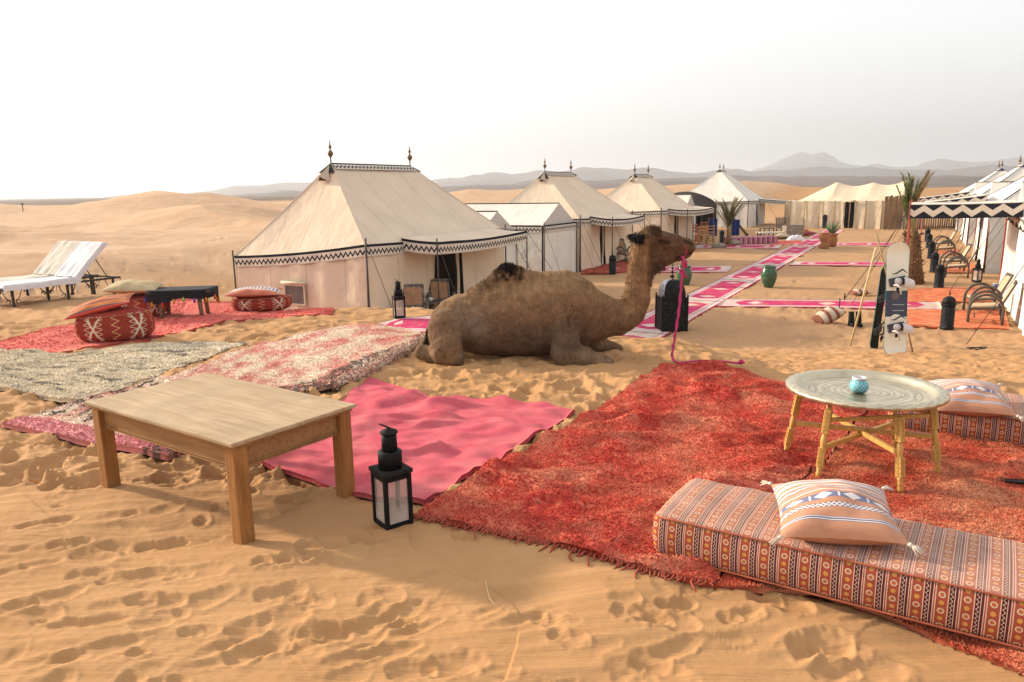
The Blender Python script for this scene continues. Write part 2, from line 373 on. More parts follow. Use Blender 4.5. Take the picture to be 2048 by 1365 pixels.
pale=(lefty*sst(17,30,RR)*(1-farm)).ravel(); GR.data.color_attributes.new('HazeGlare','FLOAT_COLOR','POINT').data.foreach_set('color',np.repeat(pale,4).astype(np.float32))  # mask for haze and overexposure painted into the far-left sand colour
# ---------------------------------------------------------------- hills and mountains
MHILL=mk('stony_hill',(.12,.085,.065),rough=1,var=.35,vs=.004,spec=.05,bump=((.02,.8,12),))
def hills(name,dist,deep,sky_,seed):
    px=np.linspace(-2200,4200,420); sx=[a for a,b in sky_]; sy=[b for a,b in sky_]
    py=np.interp(px,sx,sy)+2.2*perlin(px/55,px*0+seed,seed)+1.0*perlin(px/17,px*0,seed+1)
    rows=26; vs=[]
    for i in range(len(px)):
        d=ray(px[i],py[i]); hd=math.hypot(d[0],d[1]); top=CAM[2]+d[2]/hd*dist; ux,uy=d[0]/hd,d[1]/hd
        for j in range(rows):
            t=j/(rows-1)*1.5; s_=dist-deep*(1-t)
            z=-4+(top+4)*(sst(0,1,min(t,1))**1.25 if t<=1 else 1-sst(1,1.6,t))
            vs.append((ux*s_,uy*s_,z))
    v=np.array(vs); rel=np.clip((v[:,2]+4)/(v[:,2].max()+4),0,1)
    v[:,2]+=(perlin(v[:,0]/130,v[:,1]/190,seed+5)*.34+perlin(v[:,0]/50,v[:,1]/70,seed+6)*.12)*(v[:,2]+4)*(np.tile(np.linspace(0,1.5,rows),len(px))<.93)
    q=np.arange(len(px)*rows).reshape(len(px),rows)
    f=np.stack([q[:-1,:-1],q[1:,:-1],q[1:,1:],q[:-1,1:]],-1).reshape(-1,4)
    npmesh(name,v,f,MHILL,kind='structure')
hills('hill',1500,1100,[(-2200,404),(0,409),(250,404),(420,394),(560,384),(700,379),(850,375),(1000,369),(1150,363),(1300,359),(1450,357),(1600,353),(1800,353),(2048,351),(4200,330)],51)
hills('mountain',2600,900,[(-2200,400),(0,413),(100,404),(240,391),(340,390),(400,384),(480,372),(560,367),(620,365),(750,366),(850,362),(960,352),(1060,348),(1150,340),(1210,336),(1300,343),(1400,347),(1450,337),(1500,345),(1560,341),(1650,334),(1750,338),(1850,344),(1950,335),(2048,333),(4200,320)],61)
hills('mountain',4000,1000,[(-2200,460),(1300,410),(1440,360),(1500,346),(1530,335),(1560,322),(1600,311),(1640,312),(1665,318),(1700,330),(1760,335),(1830,335),(1870,325),(1900,321),(1960,326),(2048,316),(2300,310),(4200,330)],71)
# ---------------------------------------------------------------- haze
hm=bpy.data.materials.new('haze'); hm.use_nodes=True; g=hm.node_tree; g.nodes.clear()
out=g.nodes.new('ShaderNodeOutputMaterial'); pv=g.nodes.new('ShaderNodeVolumePrincipled'); pv.inputs['Color'].default_value=(.93,.95,1,1)
pv.inputs['Density'].default_value=.00034; pv.inputs['Anisotropy'].default_value=.35; g.links.new(pv.outputs[0],out.inputs['Volume'])
MB().box((0,0,(160-9)/2),(19600,19600,169)).build('haze',hm,kind='stuff')
# ---------------------------------------------------------------- rugs
def shagmat(name,fn,rough=.95):
    def f(g,u,v,co):
        c=fn(g,u,v,co); return mixc(g,1.0,c,attr(g,'Col'),'MULTIPLY')
    return mk(name,(1,1,1),rough=rough,var=0,fn=f,spec=.08,bump=((120,.5,.006),))
def wn_(g,u,v,sx,sy,sc,d=4):
    n=g.nodes.new('ShaderNodeCombineXYZ'); g.links.new((u*sx).o,n.inputs[0]); g.links.new((v*sy).o,n.inputs[1]); return noise(g,S(g,n.outputs[0]),sc,d,.62)
def f_red(g,u,v,co):
    a=mixc(g,wn_(g,u,v,1,1,1.4).ss(.38,.64),(.43,.05,.038),(.52,.11,.068)); a=mixc(g,wn_(g,u,v,1,1,16).ss(.5,.75)*.6,a,(.66,.27,.15)); a=mixc(g,wn_(g,u,v,1,1,40).ss(.52,.7)*.45,a,(.33,.03,.025)); return mixc(g,wn_(g,u,v,1,1,1.9,5).ss(.44,.68)*.5,a,(.62,.30,.18))
def f_terra(g,u,v,co):
    a=mixc(g,wn_(g,u,v,1,1,1.4).ss(.38,.64),(.44,.075,.042),(.52,.15,.08)); a=mixc(g,wn_(g,u,v,1,1,18).ss(.5,.75)*.55,a,(.56,.26,.14)); a=mixc(g,wn_(g,u,v,1,1,44).ss(.52,.7)*.4,a,(.28,.03,.02)); return mixc(g,wn_(g,u,v,1,1,1.9,5).ss(.42,.66)*.5,a,(.58,.31,.18))
def f_lred(g,u,v,co):
    a=mixc(g,wn_(g,u,v,1,1,2).ss(.4,.65),(.47,.085,.07),(.55,.15,.115)); return mixc(g,wn_(g,u,v,.4,1,9).ss(.55,.75)*.5,a,(.6,.25,.2))
def f_olive(g,u,v,co):
    a=mixc(g,wn_(g,u,v,.5,1,5).ss(.35,.6),(.66,.56,.41),(.54,.45,.33)); k=wn_(g,u,v,.5,2.8,4.5,5).ss(.53,.62); a=mixc(g,k*.85,a,(.13,.11,.095))
    return mixc(g,wn_(g,u,v,1,1,25).ss(.5,.7)*.3,a,(.6,.52,.36))
def f_cream(g,u,v,co):
    a=mixc(g,wn_(g,u,v,.7,1,3.2).ss(.40,.64),(.70,.565,.43),(.60,.26,.21)); a=mixc(g,wn_(g,u,v,1,1,22).ss(.55,.70)*.22,a,(.40,.27,.2))
    e=wn_(g,u,v,1,2,7).ss(.48,.56)*(u.lt(1.1))*(u.gt(.22)); a=mixc(g,e*.9,a,(.05,.035,.03))
    a=mixc(g,u.lt(.16),a,(.55,.22,.22)); rim=v.gt(1.62)*wn_(g,u,v,1,1,14).ss(.44,.5); return mixc(g,rim*.85,a,(.12,.09,.07))
def f_runner(L,Wd):
    def f(g,u,v,co):
        # cream border, magenta field with pointed ends, a row of cream lozenges
        uc=(u/L); vc=(v/Wd-.5).abs()*2
        e=(uc-.5).abs()*2*L/2          # metres from the middle
        field=(vc.lt(.62))*((e+vc*.28).lt(L/2-.34))
        k=(u/ (L/3.0)).frac()-.5; loz=((k.abs()*(L/3.0)/.20+vc/.40).lt(1.0))
        zig=((u*9).tri()*.08+.70); b=mixc(g,wn_(g,u,v,1,1,30).ss(.45,.6)*.5,(.62,.50,.45),(.42,.26,.28))
        a=mixc(g,field,b,(.50,.035,.125)); a=mixc(g,loz*field,a,(.62,.47,.42))
        a=mixc(g,vc.gt(.94),a,(.45,.05,.12)); line=((vc-zig).abs()).lt(.03); a=mixc(g,line*(vc.gt(.6)),a,(.40,.18,.24))
        d=wn_(g,u,v,1,1,2.2).ss(.45,.7)*.42
        return mixc(g,d,a,(.50,.28,.15))      # sand trodden into the weave
    return f
def rug(key,name,label,mat,nu,nv,thick=.018,wr=0,uvn=None,roll=0,tuft=0,tl=.03,tw=.008,group=None,cat='rug',fringe=None,shade=1.12):
    a,b=RUGS[key]; A=resample(a,nu+1); B=resample(b,nu+1)
    t=np.linspace(0,1,nv+1)[:,None,None]; Pt=A[None]*(1-t)+B[None]*t
    lu=np.linalg.norm(np.diff((A+B)/2,axis=0),axis=1).sum(); lv=np.linalg.norm(A-B,axis=1).mean()
    x=Pt[...,0]; y=Pt[...,1]
    ext=thick+wr*(perlin(x/.42,y/.3,77)+.55*perlin(x/.2,y/.15,78)-.4*np.abs(perlin(x/.5,y/.22,79)))
    ext=ext+wr*.9*np.exp(-(perlin(x/.75+9,y/.30+x/1.6,83)/.13)**2)*sst(-.1,.3,perlin(x/.9,y/.9,84)); ext=np.maximum(ext,.006); z=base(x,y)+bumps(x,y)+ext
    uu_,vv_=np.meshgrid(np.linspace(0,lu,nu+1),np.linspace(0,lv,nv+1))
    if uvn: uu_=uu_/lu*uvn[0]; vv_=vv_/lv*uvn[1]
    if roll:
        k=np.clip((t[...,0]*1.0-.80)/.20,0,1)*sst(.42,.55,np.linspace(0,1,nu+1))[None]*np.ones_like(x); z=z+roll*np.sin(k*math.pi)**.7
    top=np.stack([x,y,z],-1).reshape(-1,3)
    n=(nu+1)*(nv+1); q=np.arange(n).reshape(nv+1,nu+1); f=np.stack([q[:-1,:-1],q[1:,:-1],q[1:,1:],q[:-1,1:]],-1).reshape(-1,4)
    # underside rim
    bd=np.r_[q[0,:],q[1:,-1],q[-1,-2::-1],q[-2:0:-1,0]]; low=top[bd].copy(); low[:,2]-=thick+.014; ib=n+np.arange(len(bd)); nb=np.roll(np.arange(len(bd)),-1)
    f=np.r_[f,np.stack([bd,ib,ib[nb],bd[nb]],-1)]
    v=np.r_[top,low]; uv=np.c_[uu_.ravel(),vv_.ravel()]; uv=np.r_[uv,uv[bd]]
    cv=np.clip(shade+.12*perlin(v[:,0]/.1,v[:,1]/.1,80),0,1.2); col=np.c_[cv,cv,cv]
    # consistent upward winding
    e1=top[q[0,1]]-top[q[0,0]]; e2=top[q[1,0]]-top[q[0,0]]
    if np.cross(e2,e1)[2]<0: f=f[:,::-1]
    o=npmesh(name,v,f,mat,uv=uv,col=col); tag(o,label,cat,group)
    if tuft:
        N=tuft; a_=rng.random(N); b_=rng.random(N)
        fi=a_*nu; fj=b_*nv; i=np.minimum(fi.astype(int),nu-1); j=np.minimum(fj.astype(int),nv-1); wi=(fi-i)[:,None]; wj=(fj-j)[:,None]
        G=np.stack([x,y,z],-1); c=(G[j,i]*(1-wi)+G[j,i+1]*wi)*(1-wj)+(G[j+1,i]*(1-wi)+G[j+1,i+1]*wi)*wj
        tufts(o,c,np.c_[a_*lu,b_*lv],mat,tl,tw,shade)
    if fringe:
        m=MB()
        for k in range(fringe):
            t_=k/(fringe-1); p=B[int(t_*nu)]; d=(B[int(t_*nu)]-A[int(t_*nu)]); d=d/np.linalg.norm(d)
            if rng.random()<.12: continue
            L=rng.uniform(.015,.045)*(2.4 if rng.random()<.14 else 1); s_=np.array([-d[1],d[0]])*rng.uniform(-.6,.6)
            pts=[]
            for e_ in (-.3,.35,.7,1.0):
                xx=p+(d+s_*e_)*L*e_+rng.uniform(-.006,.006,2); pts.append((xx[0],xx[1],gz(xx[0],xx[1])+.02-.008*e_))
            m.tube(pts,[.006,.005,.0045,.003],5)
        for pl in m.uv:
            for kk in range(len(pl)): pl[kk]=(pl[kk][0]+rng.random()*.02,lv*.98)
        fo=m.build('fringe',mat,o,kind='stuff'); ca=fo.data.color_attributes.new('Col','FLOAT_COLOR','POINT'); ca.data.foreach_set('color',[.7,.7,.7,1]*len(fo.data.vertices))
    return o
def tufts(o,c,uv,mat,tl,tw,shade=.8,up=None,name='pile',var=.5):
    N=len(c); an=rng.random(N)*6.283; ln=tl*(.6+.8*rng.random(N)); lean=np.c_[np.cos(an),np.sin(an),np.full(N,.75)]
    if up is not None: lean=up+.55*np.c_[np.cos(an),np.sin(an),rng.uniform(-1,1,N)]
    lean/=np.linalg.norm(lean,axis=1)[:,None]; tip=c+lean*ln[:,None]
    a0=rng.random(N)*6.283; vs=[tip]
    for k in range(3):
        a=a0+k*2.094; vs.append(c+np.c_[np.cos(a)*tw,np.sin(a)*tw,np.full(N,-.004)] if up is None else c+tw*np.c_[np.cos(a),np.sin(a),np.sin(a+1.5)])
    v=np.stack(vs,1).reshape(-1,3); b=np.arange(N)[:,None]*4
    f=np.concatenate([b+np.array([[0,1,2]]),b+np.array([[0,2,3]]),b+np.array([[0,3,1]])]).reshape(-1,3)
    cc=np.repeat(shade*(1-var/2+var*rng.random(N)),4).reshape(N,4); cc[:,1:]*=.92; cc=cc.ravel()
    return npmesh(name,v,f,mat,o,smooth=False,uv=np.repeat(uv,4,0),col=np.c_[cc,cc,cc],kind='stuff')
MR_red=shagmat('red_shag',f_red); MR_ter=shagmat('terracotta_shag',f_terra); MR_lred=shagmat('scarlet_wool',f_lred); MR_ol=shagmat('olive_shag',f_olive); MR_cr=shagmat('cream_shag',f_cream)
MR_rose=shagmat('rose_felt',lambda g,u,v,co: mixc(g,wn_(g,u,v,1,1,2.2,6).ss(.5,.8)*.45,mixc(g,wn_(g,u,v,1,1,3).ss(.35,.65),(.50,.085,.115),(.57,.13,.15)),(.60,.30,.24)))
MR_or=shagmat('orange_wool',lambda g,u,v,co: mixc(g,wn_(g,u,v,1,3,3).ss(.4,.62),(.48,.10,.045),(.58,.24,.12)))
MR_brick=shagmat('brick_wool',lambda g,u,v,co: mixc(g,wn_(g,u,v,1,1,3).ss(.4,.62),(.28,.05,.03),(.38,.09,.06)))
rug('rose','wool_rug','smooth rose pink felt rug behind the front black lantern, wrinkled by the sand',MR_rose,150,120,.015,.045,tuft=0,shade=1.0)
rug('red','shag_rug','large red shag rug with a knotted fringe between the rose rug and the striped mattress',MR_red,230,210,.022,.05,tuft=95000,tl=.013,tw=.0065,fringe=120)
rug('terra','shag_rug','terracotta shag rug under the round brass table and both striped mattresses',MR_ter,170,200,.018,.042,tuft=70000,tl=.012,tw=.0065,fringe=0)
rug('lred','wool_rug','long scarlet rug under the poufs and the black draped stool',MR_lred,160,30,.02,.015,tuft=9000,tl=.018,tw=.012)
rug('olive','shag_rug','olive and beige shag rug with dark flecks at the left edge',MR_ol,140,70,.02,.02,tuft=26000,tl=.02,tw=.012,shade=1.25)
CRUG=rug('cream','shag_rug','long cream and pink shag rug running from behind the wooden table to the camel',MR_cr,220,80,.025,.016,roll=.025,tuft=42000,tl=.018,tw=.010,shade=1.2)
_b=resample(RUGS['cream'][1],60)[28:]
_m=MB(); _m.tube([(q[0],q[1],gz(q[0],q[1])+.035+.012*float(perlin(i/3,.5,3))) for i,q in enumerate(_b)],[.028+.02*sst(0,8,i)+.006*float(perlin(i/2,.2,8)) for i in range(len(_b))],10)
for _p in _m.uv:
    for _k in range(len(_p)): _p[_k]=(_p[_k][1]*1.0+2,_p[_k][0]*.5+1.4)
_o=_m.build('rolled_edge',MR_cr,CRUG); _o.data.color_attributes.new('Col','FLOAT_COLOR','POINT').data.foreach_set('color',[1.0,1.0,1.0,1]*len(_o.data.vertices))
_c=np.array([v.co for v in _o.data.vertices]); _ix=rng.integers(0,len(_c),5000); tufts(_o,_c[_ix]+rng.normal(0,.012,(5000,3)),np.c_[2+rng.random(5000)*2,1.3+rng.random(5000)*.6],MR_cr,.016,.008,1.1)
MR_run=mk('magenta_runner',(1,1,1),rough=.95,var=.12,vs=9,fn=f_runner(4.85,1.23),spec=.08,bump=((90,.4,.01),))
MR_crs=mk('magenta_cross_runner',(1,1,1),rough=.95,var=.12,vs=9,fn=f_runner(4.85,.95),spec=.08,bump=((90,.4,.01),))
rug('mag','runner_rug','magenta and cream rug lying behind the rump of the camel',MR_run,30,16,.02,.01,uvn=(3.0,1.23))
words=['nearest the dune, half hidden behind the tall black lantern','beside the camel head and the tall black lantern','below the right green jar','beside the right green jar','just beyond the green jars','midway along the avenue','level with the potted agave','beyond the potted agave','ending at the door of the beige tent']
for i in range(9):
    rug('run%d'%i,'runner_rug','magenta runner of the camp avenue, '+words[i],MR_run,36,10,.014,.006,uvn=(4.85,1.23),group='runners laid end to end along the avenue')
for k,l in (('crossA','long magenta cross runner behind the kilim sandbag and the snowboards'),('crossB','magenta cross runner on the right, level with the potted palm'),('crossC','thin magenta cross runner on the right beyond the potted agave'),('crossD','magenta cross runner on the left behind the camel head and a green jar'),('crossE','magenta cross runner on the left in front of the purple seat mattress')):
    rug(k,'runner_rug',l,MR_crs,40,8,.014,.006,uvn=(4.85,.95),group='cross runners leading to the tents')
for k,l in (('orA','orange wool rug in front of the nearest right tent, behind the long cross runner'),('orB','orange wool rug under the two nearest right armchairs'),('orC','orange wool rug under the second pair of right armchairs'),('orD','small far orange rug under the third pair of right armchairs')):
    rug(k,'wool_rug',l,MR_or,40,16,.02,.015,group='orange rugs before the right tents')
rug('brick','wool_rug','brick red rug rumpled at the door of the second left tent',MR_brick,30,16,.03,.05)
rug('campred','wool_rug','bright red rug beside the avenue near the stone planter',MR_lred,16,8,.02,.01)
# ---------------------------------------------------------------- materials for the furniture
def woodfn(c1,c2,ax=0,sc=1.0):
    def f(g,u,v,co):
        s_=[14,14,14]; s_[ax]=.9; n=noise(g,vmap(g,co,tuple(k*sc for k in s_)),3,5,.65,.6)
        a=mixc(g,n.ss(.35,.68),c1,c2); return mixc(g,noise(g,co,3.5,3,.6).ss(.4,.7)*.35,a,tuple(k*.72 for k in c1))
    return f
M_oak=mk('weathered_oak',(1,1,1),rough=.6,var=.08,fn=woodfn((.36,.165,.048),(.24,.10,.028),2),spec=.3,bump=((60,.15,.003,(1,1,.1)),))
M_oakx=mk('oak_apron',(1,1,1),rough=.6,var=.08,fn=woodfn((.34,.18,.07),(.25,.12,.042),0),spec=.3,bump=((60,.15,.003,(.1,1,1)),))
M_top=mk('dusty_table_top',(1,1,1),rough=.75,var=.1,fn=woodfn((.46,.335,.205),(.36,.245,.135),0,.7),spec=.2,bump=((40,.12,.002,(.1,1,1)),))
M_pine=mk('turned_beech',(1,1,1),rough=.5,var=.08,fn=woodfn((.62,.36,.10),(.47,.245,.06),2),spec=.35)
M_black=mk('black_iron',(.007,.007,.008),rough=.62,var=.3,vs=25,spec=.16,bump=((60,.3,.003),))
M_blackd=mk('dusty_black_iron',(.016,.015,.014),rough=.8,var=.4,vs=12,spec=.15,bump=((50,.4,.003),))
def glassmat():
    m=bpy.data.materials.new('dusty_lantern_glass'); m.use_nodes=True; g=m.node_tree; b=g.nodes['Principled BSDF']; b.inputs['Base Color'].default_value=(.62,.52,.46,1); b.inputs['Roughness'].default_value=.25
    co=nco(g); n=noise(g,co,9,4,.65); z=xyz(g,nco(g,'Generated'))[2]; d=(n*.45+.02)+(z.ss(.5,.05)*.4)
    t=g.nodes.new('ShaderNodeBsdfTransparent'); mx=g.nodes.new('ShaderNodeMixShader'); g.links.new(d.o,mx.inputs[0]); g.links.new(t.outputs[0],mx.inputs[1]); g.links.new(b.outputs[0],mx.inputs[2])
    g.links.new(mx.outputs[0],g.nodes['Material Output'].inputs[0]); return m
M_glass=glassmat()
# ---------------------------------------------------------------- wooden coffee table
c=[atz(*p,.485)[:2] for p in((178,803),(405,745),(703,810),(478,886))]
ctr=sum(c)/4; ax=((c[3]-c[0])+(c[2]-c[1])); ang=math.atan2(ax[1],ax[0]); TL,TW=1.33,.76
T=thing('coffee_table','low wooden coffee table with a dusty rectangular top on the sand','table',(ctr[0],ctr[1],0),ang)
m=MB(); m.box((0,0,.474),(TL,TW,.02),bev=.006); m.build('tabletop',M_top,T)
m=MB(); m.box((0,0,.455),(TL-.03,TW-.03,.016),bev=.005); m.build('top_moulding',M_oakx,T)
for sx in(-1,1):
    for sy in(-1,1):
        lx,ly=sx*(TL/2-.06),sy*(TW/2-.06); wx,wy=ctr[0]+lx*math.cos(ang)-ly*math.sin(ang),ctr[1]+lx*math.sin(ang)+ly*math.cos(ang)
        b=gz(wx,wy)-.04; MB().box((lx,ly,(b+.446)/2),(.075,.075,.446-b),bev=.008).build('leg',M_oak,T)
for s_ in(-1,1):
    a=MB().box((0,s_*(TW/2-.062),.388),(TL-.2,.024,.112)).build('apron',M_oakx,T)
    for zz in(.34,.352): MB().box((0,s_*(TW/2-.048),zz),(TL-.2,.008,.006)).build('bead',M_oakx,a)
    a=MB().box((s_*(TL/2-.062),0,.388),(.024,TW-.2,.112)).build('apron',M_oakx,T)
    for zz in(.34,.352): MB().box((s_*(TL/2-.048),0,zz),(.008,TW-.2,.006)).build('bead',M_oakx,a)
# ---------------------------------------------------------------- square glass lantern
def glass_lantern(label,loc,rz,sc=1.0):
    T=thing('lantern',label,'lantern',loc,rz); W=.118; H=.245; k=sc
    q=MB().box((0,0,.012*k),(W*1.06*k,W*1.06*k,.028*k)).build('base',M_blackd,T)
    q=MB()
    for sx in(-1,1):
        for sy in(-1,1): q.box((sx*W/2*k,sy*W/2*k,(.026+H/2)*k),(.018*k,.018*k,H*k))
    for s_ in(-1,1):
        for z in(.036,H+.012): q.box((0,s_*W/2*k,z*k),((W-.018)*k,.012*k,.02*k)); q.box((s_*W/2*k,0,z*k),(.012*k,(W-.018)*k,.02*k))
    q.build('frame',M_black,T)
    for s_ in(-1,1):
        MB().box((0,s_*W/2*k,(.026+H/2)*k),((W-.02)*k,.003*k,(H-.04)*k)).build('pane',M_glass,T); MB().box((s_*W/2*k,0,(.026+H/2)*k),(.003*k,(W-.02)*k,(H-.04)*k)).build('pane',M_glass,T)
    q=MB().box((0,0,(.026+H+.012)*k),((W+.032)*k,(W+.032)*k,.02*k),bev=.005*k); q.build('roof_plate',M_blackd,T)
    z0=(.026+H+.02)*k
    MB().lathe([(.054*k,z0),(.054*k,z0+.078*k),(.050*k,z0+.082*k)],28).build('lower_drum',M_black,T)
    MB().lathe([(.036*k,z0+.08*k),(.034*k,z0+.155*k),(.030*k,z0+.158*k)],24).build('upper_drum',M_black,T)
    MB().lathe([(.020*k,z0+.155*k),(.041*k,z0+.165*k),(.039*k,z0+.173*k),(.012*k,z0+.186*k),(.003*k,z0+.192*k)],24).build('cap',M_blackd,T)
    pts=[(-.022*k*(1-math.cos(a))+.0,.018*k*math.sin(a),z0+(.19+.012*(1-math.cos(a)))*k) for a in np.linspace(0,6.283,15)]
    MB().tube(pts,.0028*k,6,False).build('ring_handle',M_black,T)
    return T
GL=glass_lantern('black metal lantern with glass sides standing on the sand in front of the rose rug','',0) if False else None
p=on(785,1052); GL=glass_lantern('black metal lantern with glass sides standing on the sand in front of the rose rug',(p[0],p[1]+.03,p[2]-.02),R(36),1.06)
p=on(799,641); dup(GL,'small black glass lantern beside the magenta rug, left of the camel rump',(p[0],p[1],p[2]+.01),R(20),sc=1.0)
# ---------------------------------------------------------------- striped mattresses and pillows
def kilim(P_=.076):
    def f(g,u,v,co):
        k=(u/P_).frac(); rust=(.32,.07,.042)
        a=mixc(g,wn_(g,u,v,1,1,60).ss(.4,.6)*.5,rust,(.28,.06,.035))
        # flower medallions down the middle of the rust stripe
        du=(k-.30)*P_; dv=((v/.031).frac()-.5)*.031; r=(du*du+dv*dv).sqrt(); par=((v/.062).frac()).gt(.5)
        a=mixc(g,r.lt(.0115)*par,a,(.55,.42,.28)); a=mixc(g,r.lt(.0072)*par,a,(.40,.12,.05)); a=mixc(g,r.lt(.0085)*(par*-1+1),a,(.50,.25,.06))
        for c0 in(.045,.56): a=mixc(g,((k-c0).abs()).lt(.022),a,(.58,.40,.28))
        a=mixc(g,((k-.10).abs()).lt(.012),a,(.25,.07,.05))
        a=mixc(g,(k.gt(.60))*(k.lt(.79)),a,(.075,.015,.022))
        z=((v/.017).tri()*.11+.64); a=mixc(g,(((k-z).abs()).lt(.018)),a,(.60,.45,.34))
        a=mixc(g,((k-.81).abs()).lt(.014),a,(.60,.44,.33)); a=mixc(g,(k.gt(.83))*(k.lt(.93)),a,(.09,.02,.03)); a=mixc(g,((k-.95).abs()).lt(.018),a,(.60,.42,.32))
        return a
    return f
def dustmat(name,fn,rough=.9,k=1.0):
    """fabric whose upward faces carry blown sand dust"""
    def f(g,u,v,co):
        c=fn(g,u,v,co); n=g.nodes.new('ShaderNodeNewGeometry'); z=xyz(g,S(g,n.outputs['Normal']))[2]
        d=z.ss(.35,.95)*(noise(g,co,7,4,.6).ss(.2,.8)*.26*k+.2*k); return mixc(g,d,c,(.56,.37,.29))
    return mk(name,(1,1,1),rough=rough,var=.07,vs=4,fn=f,spec=.12,bump=((350,.25,.002),(6,.25,.02)))
M_kil=dustmat('striped_kilim',kilim())
def mattress(name,label,loc,rz,L,Wd,H,mat,parent=None,group=None):
    T=thing(name,label,'mattress',loc,rz,group)
    r=.045; prof=[]      # rounded profile in y,z starting at the front foot
    def arc(cy,cz,a0,a1): prof.extend([(cy+r*math.cos(R(a)),cz+r*math.sin(R(a))) for a in np.linspace(a0,a1,6)])
    arc(r,r,270,180); 
    for t in np.linspace(.15,.85,5): prof.append((-.006*math.sin(t*3.14),r+(H-2*r)*t))
    arc(r,H-r,180,90)
    for t in np.linspace(.08,.92,12): prof.append((r+(Wd-2*r)*t,H+.012*math.sin(t*3.14)))
    arc(Wd-r,H-r,90,0); arc(Wd-r,r,0,-90)
    s_=[0]
    for a,b in zip(prof[:-1],prof[1:]): s_.append(s_[-1]+math.hypot(b[0]-a[0],b[1]-a[1]))
    cols=[0,.004,.014,.03,.05]+list(np.linspace(.08,L-.08,70))+[L-.05,L-.03,L-.014,L-.004,L]
    n=len(prof); vs=[];uvs=[]
    for x in cols:
        e=min(x,L-x); k=1-(1-min(e/.05,1))**2.2*.10/1; k=1-.045*(1-min(e/.05,1))**2/ .1*.9 if e<.05 else 1
        for (yy,zz),q in zip(prof,s_):
            cy,cz=Wd/2,H/2; sh=(.05*(1-math.sqrt(max(0,1-(1-min(e/.05,1))**2))))
            y2=cy+(yy-cy)*(1-sh/ (Wd/2)); z2=cz+(zz-cz)*(1-sh/(H/2)*.8)
            w_=.006*perlin(x/.22,yy/.22+zz/.3,91)+.004*perlin(x/.07,yy/.1,92)
            vs.append((x,y2,z2+float(w_)*(1 if zz>H*.6 else .4))); uvs.append((x,q))
    m=len(cols); fs=[(i*n+k,i*n+k+1,(i+1)*n+k+1,(i+1)*n+k) for i in range(m-1) for k in range(n-1)]+[(i*n+n-1,i*n,(i+1)*n,(i+1)*n+n-1) for i in range(m-1)]
    fs=[f[::-1] for f in fs]
    mb=MB(); mb.add(vs,fs,uvs,True)
    for i0,rev in((0,False),((m-1)*n,True)):
        f=list(range(i0,i0+n)); mb.f.append(f[::-1] if rev else f); mb.uv.append([(vs[k][1],vs[k][2]) for k in mb.f[-1]]); mb.sm.append(False)
    mb.build('cover',mat,T)
    pm=MB(); 
    for yz in ((.012,H-.012),(.012,.014)): pm.tube([(x,yz[0]-.008,yz[1]) for x in np.linspace(.03,L-.03,30)],.0045,6)
    pm.build('piping',M_pipe,T)
    return T
M_pipe=mk('rust_piping',(.33,.09,.045),var=.2,vs=20)
A=hit(1298,1124); B=hit(2023,1318); a=math.atan2(B[1]-A[1],B[0]-A[0]); BENCH=(A[0],A[1],gz(A[0],A[1])+.02,a)
HB=.195
def depth_of(px,py,A_,ang_,z):
    q=atz(px,py,z)-A_; return float(-q[0]*math.sin(ang_)+q[1]*math.cos(ang_))
WB=.03+depth_of(1397,957,A,a,BENCH[2]+HB); MAT1=mattress('floor_mattress','long striped rust kilim mattress in the right foreground on the red rugs',BENCH[:3],a,2.5,WB,HB,M_kil)
A2=hit(1772,866); B2=hit(2046,900); a2=math.atan2(B2[1]-A2[1],B2[0]-A2[0])
MAT2=mattress('floor_mattress','long striped rust kilim mattress behind the round brass table',(A2[0],A2[1],gz(A2[0],A2[1])+.015),a2,2.3,.66,.185,M_kil)
def pillow(name,label,loc,rot,L,Wd,H,mat,tassel=None,group=None,cat='pillow',pw=.62):
    T=thing(name,label,cat,loc,rot=rot,group=group); n=30; m=MB()
    def sh(a,b,s_):
        x=(a-.5)*2; y=(b-.5)*2
        px=x*(1-.07*(1-y*y)) ; py=y*(1-.07*(1-x*x)); h=max(0,(1-x**2)*(1-y**2))**pw
        wr=.012*float(perlin(a*4,b*4,int(L*100)))*min(1,h*2)
        return (px*L/2,py*Wd/2,s_*(h*H/2+(wr if s_>0 else 0)))
    m.grid(lambda a,b:sh(a,b,1),n,n,lambda a,b:(a,b)); m.grid(lambda a,b:sh(a,b,-.9),n,n,lambda a,b:(a,b*.08),flip=True)
    m.build('cushion_cover',mat,T)
    if tassel:
        for sx in(-1,1):
            for sy in(-1,1):
                q=MB(); c0=Vector((sx*L/2,sy*Wd/2,0)); q.lathe([(.004,-.008),(.011,0),(.004,.008)],8,c0)
                for k in range(9):
                    d=Vector((sx+random.uniform(-.6,.6),sy+random.uniform(-.6,.6),random.uniform(-.5,.1))).normalized()
                    q.tube([c0,c0+d*.02,c0+d*.045+Vector((0,0,-.008))],[.003,.003,.002],4)
                q.build('tassel',tassel,T)
    return T
